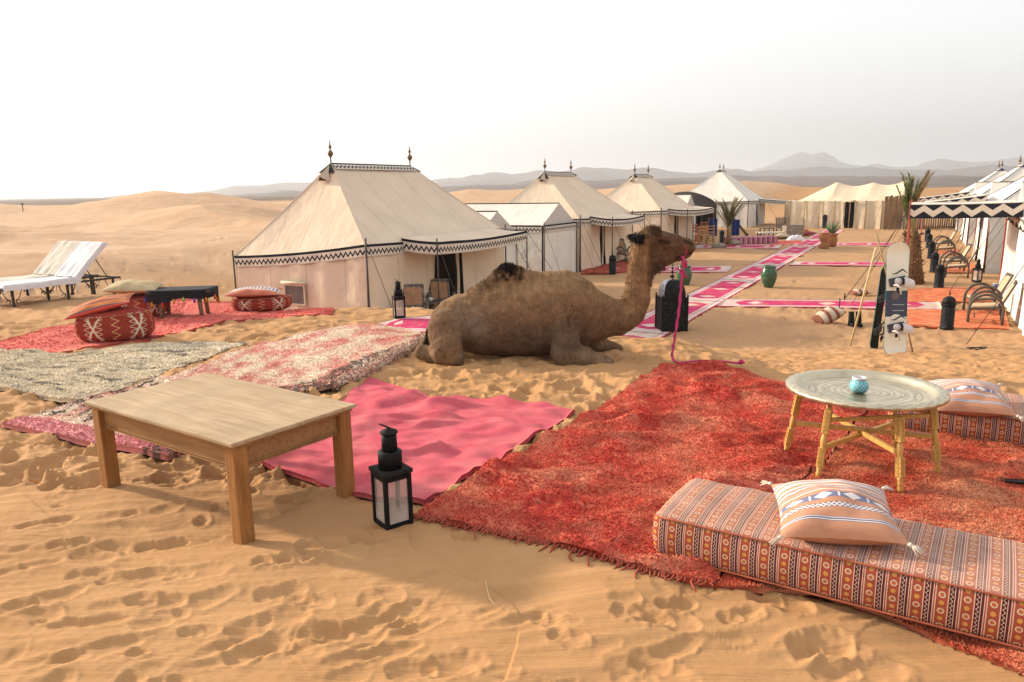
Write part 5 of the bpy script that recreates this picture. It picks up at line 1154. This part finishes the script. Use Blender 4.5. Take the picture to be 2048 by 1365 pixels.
TW=tower_lantern('black tower lantern beside the two nearest right armchairs, nearest of its row',tuple(np.r_[atz(1893,658,CAMP)[:2],CAMP]),.82,gl)
for px,py,l in((1877,577,'black tower lantern just behind the nearest orange rug, second of its row'),(1867,545,'black tower lantern, third of the row before the right tents'),(1861,517,'black tower lantern, fourth of the row before the right tents'),(1857,498,'black tower lantern, fifth of the row before the right tents'),(1854,484,'farthest black tower lantern of the row before the right tents'),(1225,549,'black tower lantern beside the brick red rug of the second left tent'),(1713,456,'black tower lantern to the right of the beige tent door'),(1649,457,'black tower lantern to the left of the beige tent door'),(1443,487,'black tower lantern left of the dry palm')):
    q=atz(px,py,CAMP); dup(TW,l,(q[0],q[1],CAMP),R(random.uniform(0,45)),gl,sc=1.0 if py>470 else 1.4)
q=atz(1953,566,CAMP); hl=dup(GL,'small black lantern hanging on a cord between two right tents',(q[0],q[1],CAMP+.02),R(20),sc=1.35); MB().tube([(0,0,.44),(0,0,1.5)],.004,5).build('cord',M_ropeb,hl)
# ---------------------------------------------------------------- glazed jars, pots, agave
def f_jar(g,u,v,co):
    z=xyz(g,co)[2]; n=noise(g,co,9,4,.6); return mixc(g,n.ss(.3,.75),(.025,.075,.042),(.06,.13,.06))
M_jar=mk('green_glaze',(1,1,1),rough=.22,var=.15,vs=6,fn=f_jar,spec=.5)
def jar(label,loc,s):
    T=thing('glazed_jar',label,'jar',loc,0,'green jars flanking the avenue')
    MB().lathe([(r_*s,z*s) for r_,z in((.11,0),(.135,.03),(.19,.16),(.225,.30),(.228,.40),(.21,.50),(.185,.56),(.178,.585),(.20,.605),(.205,.63),(.19,.64),(.165,.62),(.16,.56))],32).build('body',M_jar,T)
    MB().lathe([(r_*s,z*s) for r_,z in((.229,.405),(.234,.41),(.234,.42),(.227,.425))],32).build('shoulder_band',M_jar,T); MB().lathe([(.15*s,.60*s),(.001,.58*s)],16).build('inside',M_dark,T); return T
j=atz(1537,574,CAMP); JR=jar('green glazed jar standing right of the avenue',(j[0],j[1],CAMP-.02),1.02); j=atz(1368,572,CAMP); dup(JR,'green glazed jar behind the rope under the camel chin',(j[0],j[1],CAMP-.02),R(50),sc=1.0)
M_terra=mk('terracotta',(.36,.15,.07),rough=.9,var=.25,vs=8); M_agave=mk('agave_leaf',(.10,.17,.08),rough=.6,var=.25,vs=6)
j=atz(1663,494,CAMP); T=thing('potted_agave','spiky green agave in a terracotta pot right of the avenue','plant',(j[0],j[1],CAMP)); T.scale=(.78,.78,.9)
MB().lathe([(.22,0),(.30,.08),(.33,.35),(.27,.55),(.30,.62),(.36,.66),(.34,.72),(.27,.70)],20).build('pot',M_terra,T)
for i in range(22):
    a=i*2.4; el=.75+.75*(i/22); L=.85-.2*abs(i-11)/11; m=MB(); o_=Vector((math.cos(a)*math.cos(el),math.sin(a)*math.cos(el),math.sin(el))); c0=Vector((.06*math.cos(a),.06*math.sin(a),.68)); m.tube([c0,c0+o_*L*.4,c0+o_*L*.8+Vector((0,0,-.02)),c0+o_*L+Vector((0,0,-.05))],[.05,.055,.03,.004],5,flat=.45); m.build('leaf',M_agave,T)
j=atz(1647,497,CAMP); T=thing('clay_pot','small clay pot with a narrow waist beside the potted agave','pot',(j[0],j[1],CAMP)); MB().lathe([(.2,0),(.25,.06),(.13,.25),(.20,.40),(.26,.55),(.22,.62),(.25,.7),(.2,.7)],18).build('body',M_terra,T); MB().lathe([(.21,.69),(.265,.705),(.265,.735),(.2,.74)],18).build('rim',M_terra,T)
# ---------------------------------------------------------------- palms
M_frond=mk('palm_frond',(.17,.19,.06),rough=.75,var=.45,vs=5); M_dry=mk('dry_frond',(.26,.17,.075),rough=.85,var=.4,vs=6); M_bark=mk('palm_bark',(.16,.085,.04),rough=1,var=.4,vs=12,bump=((25,.8,.03),))
def frond(m,c,az,el,L,droop,nl,wl):
    pts=[];d=Vector((math.cos(az)*math.cos(el),math.sin(az)*math.cos(el),math.sin(el))); p=Vector(c)
    for i in range(9):
        pts.append(p.copy()); p=p+d*(L/8); d=(d+Vector((math.cos(az)*.05,math.sin(az)*.05,-droop))).normalized()
    m.tube(pts,[.016*(1-i/10) for i in range(9)],4)
    for i in range(nl):
        t=.12+.86*i/nl; k=min(7,int(t*8)); q=pts[k].lerp(pts[k+1],t*8-k); ax_=(pts[k+1]-pts[k]).normalized(); sd_=ax_.cross(Vector((0,0,1))); sd_=sd_.normalized() if sd_.length>.05 else Vector((1,0,0)); up=sd_.cross(ax_)
        for s_ in(-1,1):
            e=(ax_*.85+sd_*s_*.38+up*random.uniform(-.1,.35)+Vector((0,0,random.uniform(-.1,.1)))).normalized(); l=wl*(1-.5*abs(t-.45))*random.uniform(.7,1.1); w2=up*.012+ax_*.008
            m.add([q-w2,q+w2,q+e*l*.6+w2*.8,q+e*l],[(0,1,2),(0,2,3)])
def palm(label,loc,trunk,stemr,fr,mats,group=None):
    T=thing('palm',label,'palm',loc); return T
j=atz(1822,566,CAMP); T=thing('palm','young palm with a shaggy brown trunk and bundled upright green fronds, right','palm',(j[0],j[1],CAMP))
m=MB(); m.tube([(0,0,-.1),(.0,0,.5),(-.03,0,1.0),(-.06,0,1.45),(-.07,0,1.6)],[.38,.27,.22,.17,.10],14); m.build('trunk',M_bark,T)
for i in range(90):
    a=random.random()*6.28; z=random.uniform(.0,1.5); r_=.27-.06*z; MB().add([(r_*math.cos(a-.12)*.9-.03*z,r_*math.sin(a-.12)*.9,z-.02),(r_*math.cos(a+.12)*.9-.03*z,r_*math.sin(a+.12)*.9,z-.02),((r_+.14)*math.cos(a)-.03*z,(r_+.14)*math.sin(a),z+random.uniform(-.10,.2)),(r_*.8*math.cos(a),r_*.8*math.sin(a),z+.05)],[(0,1,2),(0,2,3),(1,3,2)]).build('leaf_stub',M_bark,T)
m=MB()
for i in range(7): m.tube([(-.07+.05*math.cos(i),.05*math.sin(i),1.5),(-.14+.04*math.cos(i),.04*math.sin(i),2.0),(-.24+.03*math.cos(i),.03*math.sin(i),2.5)],[.05,.035,.03],6)
m.build('frond_stalks',mk('frond_stalk',(.28,.27,.10),var=.3,vs=5),T)
m=MB()
for i in range(22): frond(m,(-.2-.1*random.random(),0,1.7+.55*random.random()),random.random()*6.28,R(random.uniform(77,90)),random.uniform(.8,1.3),.004,30,.22)
m.build('crown',M_frond,T)
m=MB()
for i in range(7): frond(m,(-.14,0,2.1),random.uniform(-.9,.9),R(random.uniform(74,86)),random.uniform(1.0,1.35),.006,20,.22)
m.build('dry_fronds',M_dry,T)
for i in range(1): pass
j=atz(1457,492,CAMP); T=thing('palm','dry olive palm bundle in front of the black bedouin tent','palm',(j[0],j[1],CAMP))
m=MB(); m.tube([(0,0,-.1),(.02,0,.6),(.0,0,1.0)],[.12,.09,.08],10)
for i in range(10): m.tube([(.10*math.cos(i),.10*math.sin(i),0),(.09*math.cos(i+.3),.09*math.sin(i+.3),.9)],.022,5)
m.build('trunk',M_dry,T); m=MB()
for i in range(34): frond(m,(0,0,.65+.6*random.random()),random.random()*6.28,R(random.uniform(66,88)),random.uniform(.9,1.5),.035,18,.30)
m.build('crown',mk('olive_frond',(.17,.15,.055),rough=.8,var=.4,vs=6),T)
# ---------------------------------------------------------------- arch-armed inlaid chairs
def f_inl(g,u,v,co):
    k=((v/.045).tri()).gt(.62); return mixc(g,k*(noise(g,co,30,2,.5).ss(.45,.55)),(.035,.024,.018),(.42,.36,.28))
M_inl=mk('bone_inlaid_wood',(1,1,1),rough=.45,var=.2,vs=10,fn=f_inl,spec=.4); M_lea=mk('tan_leather',(.36,.19,.10),rough=.6,var=.2,vs=7); M_beig=mk('beige_cushion',(.50,.37,.24),rough=.9,var=.15,vs=6,bump=((60,.3,.004),)); M_gwd=mk('grey_wood',(.09,.07,.055),rough=.6,var=.25,vs=10)
def arch_chair(label,loc,rz,wood,pad,group):
    """sits facing local -Y"""
    T=thing('armchair',label,'armchair',loc,rz,group)
    for s_ in(-1,1):
        pts=[(s_*.30,-.31*math.cos(a)*1.0,.30+.33*math.sin(a)) for a in np.linspace(0,math.pi,17)]; pts=[(s_*.30,-.31,0),(s_*.30,-.31,.16)]+pts+[(s_*.30,.31,.16),(s_*.30,.31,0)]
        MB().tube(pts,.032,6,flat=.9).build('arched_arm',wood,T)
    MB().box((0,-.02,.33),(.58,.56,.035),rotx(R(5))).build('seat_frame',wood,T); MB().box((0,-.03,.365),(.50,.50,.05),rotx(R(5)),.02).build('seat_pad',pad,T)
    Mb=rotx(R(-24)); bk=MB(); c0=Vector((0,.25,.36)); up=Mb@Vector((0,0,1)); nn=Mb@Vector((0,-1,0))
    for x in(-.225,.225): bk.box(c0+Vector((x,0,0))+up*.29,(.055,.035,.62),Mb)
    for t in(.06,.57): bk.box(c0+up*t,(.40,.033,.07),Mb)
    bk.build('back_frame',wood,T); MB().box(c0+up*.315+nn*.004,(.39,.028,.42),Mb,.008).build('back_panel',pad,T)
    MB().tube([(-.3,-.2,.14),(.3,-.2,.14)],.014,6).build('stretcher',wood,T); return T
def faceto(u,v): d=AV_U*u+AV_V*v; return math.atan2(d[1],d[0])+math.pi/2     # turns local -Y towards the direction
q=AP(-4.75,-7.1); C1=arch_chair('dark inlaid armchair with a tan back, nearer one before the first tent',(q[0],q[1],CAMP),faceto(.75,-1),M_inl,M_lea,'inlaid armchairs before the left tents')
q=AP(-4.75,-6.0); dup(C1,'dark inlaid armchair with a tan back, beside the dark tent door',(q[0],q[1],CAMP),faceto(.75,-.9))
q=atz(1252,524,CAMP); dup(C1,'black inlaid armchair under the second left tent awning, behind the camel neck',(q[0],q[1],CAMP),faceto(1,-.6))
q=AP(-4.7,-6.5); T=thing('side_table','small dark round side table with a white cup between the inlaid chairs','table',(q[0],q[1],CAMP)); MB().lathe([(.24,.47),(.25,.48),(.25,.5),(.23,.505)],24).build('top',M_inl,T); MB().lathe([(.16,0),(.05,.06),(.035,.25),(.07,.45),(.2,.47)],16).build('pedestal',M_inl,T)
T2=thing('cup','small white cup standing on the dark side table','cup',(q[0],q[1],CAMP+.507)); MB().lathe([(.025,0),(.04,.03),(.045,.09),(.04,.09),(.035,.02)],16).build('bowl',mk('white_glaze',(.62,.62,.58),rough=.3,var=.1),T2); MB().tube([(.04,0,.03),(.075,0,.04),(.07,0,.07),(.043,0,.075)],.006,6).build('handle',bpy.data.materials['white_glaze'],T2)
gr='arch-armed chairs before the right tents'; CR=None
for k,(px,py,l) in enumerate(((1968,648,'grey wooden arch-armed chair with a beige cushion, nearest on the orange rug'),(1962,628,'grey wooden arch-armed chair with a beige cushion, behind the nearest one'),(1912,556,'grey arch-armed chair on the second orange rug, nearer of its pair'),(1902,543,'grey arch-armed chair on the second orange rug, farther of its pair'),(1890,515,'far grey arch-armed chair on the third orange rug, nearer of its pair'),(1882,503,'farthest grey arch-armed chair on the third orange rug'))):
    q=atz(px,py,CAMP); loc=(q[0]+.1,q[1]+.15,CAMP+.01); rz=faceto(-1,-.15 if k%2 else .05)
    if CR is None: CR=arch_chair(l,loc,rz,M_gwd,M_beig,gr)
    else: dup(CR,l,loc,rz,gr)
q=atz(1953,612,CAMP); T=thing('side_table','small brown side table with a blue bowl between the nearest right chairs','table',(q[0]+.25,q[1]-.25,CAMP)); MB().lathe([(.2,.45),(.21,.46),(.21,.48),(.19,.485)],20).build('top',M_gwd,T); MB().lathe([(.14,0),(.04,.06),(.03,.25),(.06,.42),(.17,.45)],14).build('pedestal',M_gwd,T)
T2=thing('bowl','blue and white ashtray bowl on the small brown side table','bowl',(q[0]+.25,q[1]-.25,CAMP+.488)); MB().lathe([(.03,0),(.05,.03),(.06,.08),(.055,.08),(.04,.03),(.005,.02)],18).build('body',mk('blue_glaze',(.16,.24,.40),rough=.25,var=.2,vs=20),T2); MB().lathe([(.055,.078),(.064,.082),(.064,.092),(.055,.09)],18).build('rim',bpy.data.materials['white_glaze'],T2)
# orange ladder-back chairs
M_orange=mk('orange_wood',(.42,.12,.045),rough=.6,var=.2,vs=10); M_straw=mk('straw_seat',(.50,.34,.15),var=.2,vs=12); M_pinew=mk('raw_pine',(.55,.30,.12),var=.15,vs=10)
def ladder_chair(label,loc,rz,mt,group):
    T=thing('ladder_chair',label,'chair',loc,rz,group)
    for x in(-.2,.2): MB().tube([(x,.2,0),(x,.21,.45),(x,.26,1.0)],.022,7).build('back_post',mt,T); MB().tube([(x,-.2,0),(x,-.2,.47)],.022,7).build('front_leg',mt,T)
    for z in(.62,.78,.93): MB().box((0,.225+(z-.5)*.07,z),(.40,.018,.06)).build('slat',mt,T)
    for z in(.15,.28):
        for y in(-.2,.2): MB().tube([(-.2,y,z),(.2,y,z)],.013,6).build('rung',mt,T)
        for x in(-.2,.2): MB().tube([(x,-.2,z+.03),(x,.2,z+.03)],.013,6).build('rung',mt,T)
    MB().box((0,0,.46),(.43,.43,.035),None,.01).build('woven_seat',M_straw,T); return T
lc=None; g2='ladder-back chairs at the far left table'
for px,py,rz,l,mt in((1392,486,R(20),'orange ladder-back chair left of the orange table',M_orange),(1402,478,R(200),'orange ladder-back chair behind the orange table',M_orange)):
    q=atz(px,py,CAMP); loc=(q[0],q[1],CAMP)
    if lc is None: lc=ladder_chair(l,loc,rz,mt,g2)
    else: dup(lc,l,loc,rz,g2)
q=atz(1405,489,CAMP); lp=ladder_chair('raw pine ladder-back chair with its back to us, left of its twin',(q[0],q[1],CAMP),R(170),M_pinew,g2); q=atz(1416,488,CAMP); dup(lp,'raw pine ladder-back chair with its back to us, right of its twin',(q[0]+.1,q[1],CAMP),R(165),g2)
q=atz(1398,482,CAMP); T=thing('dining_table','small orange wooden table among the ladder-back chairs','table',(q[0],q[1],CAMP),R(10)); MB().box((0,0,.72),(.8,.8,.04)).build('top',M_orange,T)
for sx in(-.35,.35):
    for sy in(-.35,.35): MB().box((sx,sy,.35),(.05,.05,.7)).build('leg',M_orange,T)
# ---------------------------------------------------------------- lounge corner by the far left tents
def f_purp(g,u,v,co):
    k=(u/.30).frac(); a=mixc(g,k.lt(.5),(.24,.055,.12),(.40,.16,.22)); return mixc(g,((k-.5).abs()).lt(.08),a,(.50,.38,.32))
M_purp=mk('purple_stripe',(1,1,1),rough=.95,var=.12,fn=f_purp,spec=.08)
q=atz(1468,491,CAMP); q2=atz(1556,487,CAMP); T=mattress('floor_mattress','long purple striped seat mattress in front of the far white tent',(q[0],q[1],CAMP),math.atan2(q2[1]-q[1],q2[0]-q[0]),float(np.hypot(*(q2-q)[:2])),1.0,.36,M_purp)
q=atz(1515,484,CAMP)
M_ltw=mk('pale_cushion',(.48,.38,.26),var=.2,vs=8); M_bur=mk('burgundy_cushion',(.25,.05,.05),var=.2,vs=8)
for px,py,l,mt,L in((1563,478,'pale beige bolster cushion at the end of the purple mattress',M_ltw,.9),(1612,473,'long burgundy cushion beside the stone planter',M_bur,1.2),(1600,466,'orange brown cushion behind the stone planter',mk('rust_cushion',(.40,.17,.06),var=.2),1.0)):
    q=atz(px,py,CAMP); pillow('cushion',l,(q[0],q[1],CAMP+.16),(0,0,R(random.uniform(-10,15))),L,.6,.3,mt,cat='cushion')
M_stone=mk('rough_stone',(.26,.21,.16),rough=1,var=.35,vs=7,bump=((12,.7,.04),))
q=atz(1590,478,CAMP); T=thing('planter','grey stone trough planter with pale folded cloths in front of the beige tent','planter',(q[0],q[1]+.4,CAMP),R(5)); MB().box((0,0,.36),(1.05,.6,.72),None,.05).build('trough',M_stone,T); MB().box((0,0,.73),(.9,.46,.03)).build('soil',M_dw,T)
for x,py,l in((0,481,'pale crumpled cloth bundle lying before the stone planter'),):
    q=atz(1592,py,CAMP); T=thing('cloth_bundle',l,'cloth',(q[0],q[1],CAMP)); m=MB(); m.grid(lambda a,b:((a-.5)*.95,(b-.5)*.5,.26*(max(0,(1-(2*a-1)**2)*(1-(2*b-1)**2)))**.5*(1+.5*float(perlin(a*5,b*5,2)))),18,12); m.build('folds',M_towel,T); MB().box((.1,-.22,.04),(.5,.08,.08),None,.02).build('hem',M_towel,T)
def boulder(label,px,py,s,seed,mt=None):
    q=atz(px,py,CAMP); o=bpy.data.objects.new('boulder',None); m=MB(); 
    def f(a,b):
        th_=2*math.pi*a; ph=math.pi*(b-.5); r_=1+.3*float(perlin(math.cos(th_)*1.5*math.cos(ph)+seed,math.sin(th_)*1.5+math.sin(ph)*2,seed)); return (s[0]*r_*math.cos(ph)*math.cos(th_),s[1]*r_*math.cos(ph)*math.sin(th_),s[2]*r_*math.sin(ph))
    m.grid(f,20,12); ob=m.build('boulder',mt or M_stone); ob.location=(q[0],q[1],CAMP+s[2]*.45); tag(ob,label,'rock')
boulder('grey rock lying on the sand beside the camel muzzle',1438,496,(.38,.25,.17),3); boulder('low brown rock at the foot of the dry palm',1464,491,(.45,.3,.2),5)
# small dark tables and seats under the awning of the far white tent
for k,(px,l) in enumerate(((1533,'dark square stool under the awning of the far white tent'),(1566,'grey slatted armchair under the awning beside the beige tent'))):
    q=atz(px,472,CAMP); T=thing('stool' if k==0 else 'slatted_chair',l,'stool' if k==0 else 'chair',(q[0],q[1],CAMP),R(12))
    MB().box((0,0,.45),(.7,.6,.05)).build('seat',M_gwd,T)
    for sx in(-.3,.3):
        for sy in(-.25,.25): MB().box((sx,sy,.22),(.05,.05,.44)).build('leg',M_gwd,T)
    if k:
        for i in range(7): MB().box((-.3+i*.1,.3,.78),(.06,.03,.6),rotx(R(-12))).build('slat',M_gwd,T)
q=atz(1548,477,CAMP); T=thing('low_table','low dark table with a pale top before the far white tent','table',(q[0],q[1],CAMP)); MB().box((0,0,.34),(1.9,.8,.04)).build('top',mk('pale_top',(.5,.46,.4),var=.1),T)
for sx in(-.85,.85):
    for sy in(-.3,.3): MB().box((sx,sy,.16),(.06,.06,.32)).build('leg',M_gwd,T)
# beam leaning on the white tent, blue cloth
a_=atz(1472,440,CAMP+.0); q=atz(1495,472,CAMP); T=thing('leaning_beam','dark wooden beam leaning towards the far white tent','beam',(q[0],q[1],CAMP)); d=Vector((-1.35,0,1.6)); MB().box(d*.5,(.12,.12,d.length),d.to_track_quat('Z','Y').to_matrix()).build('timber',M_dw,T); MB().box(d*.03,(.16,.16,.1),d.to_track_quat('Z','Y').to_matrix()).build('foot_block',M_dw,T)
for px,py,l,h,mt in((1425,478,'bright blue cloth hanging in the mouth of the bedouin tent',1.0,None),(1470,477,'dark blue cloth hung right of the dry palm',.9,None)):
    q=atz(px,py,CAMP); T=thing('hanging_cloth',l,'cloth',(q[0],q[1],CAMP)); sheet(lambda a,b:((a-.5)*.45,.06*math.sin(a*11),.15+h*b),16,8,'cloth',bpy.data.materials.get('blue_cloth') or mk('blue_cloth',(.015,.035,.16),var=.2,vs=4),T,lambda a,b:(a,b)); MB().tube([(-.25,0,0),(-.25,0,h+.25)],.02,6).build('stand',M_dw,T); MB().tube([(-.28,0,h+.17),(.26,0,h+.17)],.012,6).build('rail',M_dw,T)
# ---------------------------------------------------------------- kilim sandbags
def f_bag(g,u,v,co):
    k=(u*3.2).frac(); W=(.55,.45,.34); a=mixc(g,k.lt(.42),W,(.32,.10,.05)); z=(((v*9).tri()*.12+k-.26).abs()).lt(.035); a=mixc(g,z*k.lt(.42),a,(.12,.08,.06)); z2=((((v*9+.5)).tri()*.12+k-.12).abs()).lt(.03); return mixc(g,z2*k.lt(.42),a,(.14,.09,.07))
M_bag=mk('kilim_bag',(1,1,1),rough=.95,var=.1,fn=f_bag,bump=((80,.4,.006),))
q=atz(1656,646,CAMP); sb=pillow('sandbag','kilim sandbag tugged up by a guy rope at the edge of the camp','%s'%'' if False else (q[0],q[1],CAMP+.16),(R(8),R(-24),R(8)),.62,.42,.34,M_bag,cat='sandbag',pw=.45)
MB().tube([(.28,0,.05),(.36,.03,.20),(.37,.03,.25)],.012,6).build('rope_loop',M_ropeb,sb)
tie=Vector((q[0]+.33,q[1]+.03,CAMP+.5)); top_=Vector((*AP(4.8,.35),CAMP+2.4)); T=thing('guy_line','black guy line from the kilim sandbag to the zigzag awning pole','rope',tie); MB().tube([(0,0,0),(top_-tie)*.5-Vector((0,0,.05)),top_-tie],.008,5).build('line',M_ropeb,T); MB().lathe([(.01,-.05),(.02,0),(.01,.09)],8,(.02,.02,.05)).build('tensioner',M_black,T)
q=atz(1720,591,CAMP); pillow('sandbag','small striped sandbag behind the snowboards',(q[0],q[1],CAMP+.08),(0,0,R(10)),.55,.35,.2,M_bag,cat='sandbag')
# ---------------------------------------------------------------- snowboards on bamboo props
M_cream=mk('cream_topsheet',(1,1,1),rough=.3,var=.05,vs=3,fn=lambda g,u,v,co:(lambda x,y,z:mixc(g,((z-.82)*-1.0).abs().lt(.20)*(((x*x+(z-.56)*(z-.56)).sqrt()).gt(.10))*(((x*x+(z-1.10)*(z-1.10)).sqrt()).gt(.09)),mixc(g,noise(g,co,2,2,.5)*.2,(.80,.77,.64),(.72,.70,.58)),mixc(g,(((x+.02)*(x+.02)+(z-.94)*(z-.94)).sqrt()).lt(.055),mixc(g,(((x-.03).abs()).lt(.085))*((((z-.76).abs()-.045).abs()).lt(.006)),(.035,.042,.075),(.35,.37,.40)),(.14,.10,.09))))(*xyz(g,co)),spec=.5)
M_blk=mk('black_topsheet',(.005,.005,.006),rough=.7,var=.2,vs=4,spec=.1); M_plw=mk('white_binding_plastic',(.62,.58,.58),rough=.35,var=.06,spec=.45); M_grp=mk('grey_binding_plastic',(.05,.05,.055),rough=.5,var=.2)
def board(label,bx,by,bz,tilt,rz,mat,binds,L=1.56,W=.30):
    T=thing('snowboard',label,'snowboard',(bx,by,bz),rot=(tilt,0,rz)); pts=[]; n=60
    def hw(t):    # half width along the length
        e=min(t,1-t)*L; rt=.17; k=math.sqrt(max(0,1-(1-min(e/rt,1))**2)); return (W/2)*(.88+.12*(2*abs(t-.5))**2)*k
    m=MB(); th_=.010
    for s_ in(-1,1):
        def f(a,b):
            h=hw(b); rk=.05*max(0,(abs(b-.5)-.38)/.12)**2; return ((a-.5)*2*h,(-rk)+s_*th_/2,b*L)
        m.grid(f,8,50,lambda a,b:(a,b),flip=(s_>0))
    m.build('deck',mat,T)
    q=MB()
    for s_ in(-1,1): q.tube([(s_*hw(t),-.05*max(0,(abs(t-.5)-.38)/.12)**2,t*L) for t in np.linspace(.004,.996,50)],.006,5)
    q.build('steel_edge',mk('teal_edge',(.03,.16,.15),rough=.4,var=.1) if 'teal_edge' not in bpy.data.materials else bpy.data.materials['teal_edge'],T)
    for z,mt,fl in binds:
        B=bpy.data.objects.new('binding',MB().box((0,-.022,z),(.13,.035,.25),roty(R(78)),.01).mesh('binding')); COL.objects.link(B); B.data.materials.append(M_grp); B.parent=T
        MB().lathe([(.001,0),(.055,0),(.055,.018),(.001,.02)],20,(0,-.036,z),rotx(R(90))).build('mount_disc',mt,B)
        # heel cup and folded high-back, pointing to the right
        def hb(a,b,o=0): an=(a-.5)*2.3; return (.06+.15*b+.02*math.cos(an),-.05-.045*math.cos(an)*(1-.25*b)-o,z-.01+.085*math.sin(an)*(1-.25*b*b)-.03*b)
        mm=MB(); mm.grid(lambda a,b:hb(a,b),14,8); mm.grid(lambda a,b:hb(a,b,-.014),14,8,flip=True); mm.build('high_back',mt,B)
        MB().tube([(-.08,-.02,z+.11),(-.06,-.10,z+.12),(.02,-.135,z+.16*fl+.02),(.10,-.10,z+.13*fl)],[.006,.014,.014,.006],6).build('toe_strap',M_grp,B); MB().tube([(-.07,-.03,z-.06),(-.05,-.12,z-.05*fl),(.0,-.13,z-.10*fl),(.02,-.10,z-.2*fl)],[.008,.018,.016,.010],6).build('ankle_strap',mt,B); MB().box((-.04,-.125,z-.12*fl),(.035,.025,.06),None,.006).build('buckle',M_black,B)
    return T
sp=hit(1790,707); board('cream and navy snowboard with two white bindings, standing on its tail',sp[0],sp[1],gz(sp[0],sp[1])-.05,R(-7),R(-4),M_cream,((1.16,M_plw,1),(.46,M_plw,1)),L=1.76,W=.36)
sp2=hit(1753,698); board('black snowboard leaning behind the cream snowboard',sp2[0],sp2[1]+.12,gz(sp2[0],sp2[1]+.1)-.04,R(4),R(38),M_blk,((.95,M_grp,1),(.38,M_grp,1)),L=1.56,W=.30)
M_bam=mk('pale_bamboo',(.66,.55,.33),rough=.5,var=.15,vs=6); M_twig=mk('brown_cane',(.30,.21,.11),rough=.7,var=.25,vs=8)
def prop(label,a,b,r_,mt):
    T=thing('bamboo_prop',label,'pole',a); d=Vector(b)-Vector(a); MB().tube([Vector((0,0,0)),d*.5,d],r_,7).build('cane',mt,T)
    m=MB()
    for t in(.2,.42,.63,.82): 
        m=MB(); m.tube([d*(t-.004),d*t,d*(t+.004)],[r_*1.02,r_*1.18,r_*1.02],8); m.build('node_ring',mt,T)
g1=hit(1699,694); y0=sp[1]
def wpy(px,py,y): d=ray(px,py); return CAM+d*(y/d[1])
prop('pale bamboo cane propping the black snowboard on its left',(g1[0],g1[1],gz(g1[0],g1[1])-.04),wpy(1752,497,y0+.16),.018,M_bam)
g1=hit(1834,706); prop('brown cane propping the snowboards on their right',(g1[0],g1[1]+.1,gz(g1[0],g1[1])-.05),wpy(1790,545,y0+.34),.014,M_twig)
g1=hit(1826,704); prop('second thin brown cane on the right of the snowboards',(g1[0]+.0,g1[1]+.2,gz(g1[0],g1[1])-.05),wpy(1753,468,y0+.42),.012,M_twig)
# boots beside the boards
q=hit(1724,660); T=thing('boot_pair','black snowboard boots hanging behind the pale bamboo cane','boots',(q[0],q[1]+.4,float(base(q[0],q[1]+.4))))
for x in(-.06,.09): MB().tube([(x,0,.02),(x,-.02,.12),(x,0,.27),(x,.01,.32)],[.06,.065,.055,.06],10).build('boot_shaft',M_black,T); MB().tube([(x,.03,.05),(x,-.1,.05),(x,-.18,.04)],[.05,.05,.03],10).build('boot_foot',M_black,T)
q=atz(1728,590,CAMP); 
# ---------------------------------------------------------------- bits on the sand
q=hit(1952,699); m=MB(); m.tube([(.22*math.sin(t*1.7)+.03*t-.1,.10*math.cos(t*1.2),.012+.006*math.sin(t*5)) for t in np.linspace(0,6,40)],.009,5); o=m.build('rope_scrap',M_ropeb); o.location=(q[0],q[1],gz(q[0],q[1])+.005); tag(o,'tangled dark rope scrap on the sand right of the snowboards','rope')
q=hit(980,1195); m=MB(); m.tube([(-.02,.10,.004),(-.012,.03,.006),(.0,-.04,.005),(.03,-.10,.004)],.0016,4); o=m.build('straw_stalk',mk('straw',(.60,.45,.25),var=.1)); o.location=(q[0],q[1],gz(q[0],q[1])+.012); tag(o,'thin dry straw stalk on the smooth sand in the foreground','straw')
q=hit(46,421); T=thing('marker_post','tiny marker post on the left dune skyline','post',(q[0],q[1],float(base(q[0],q[1])))); k_=np.linalg.norm(q-CAM)/F*12; MB().tube([(0,0,-.1),(0,0,k_)],k_*.06,6).build('pole',M_dw,T); MB().box((0,0,k_*.85),(k_*.35,k_*.08,k_*.18)).build('board',M_dw,T)
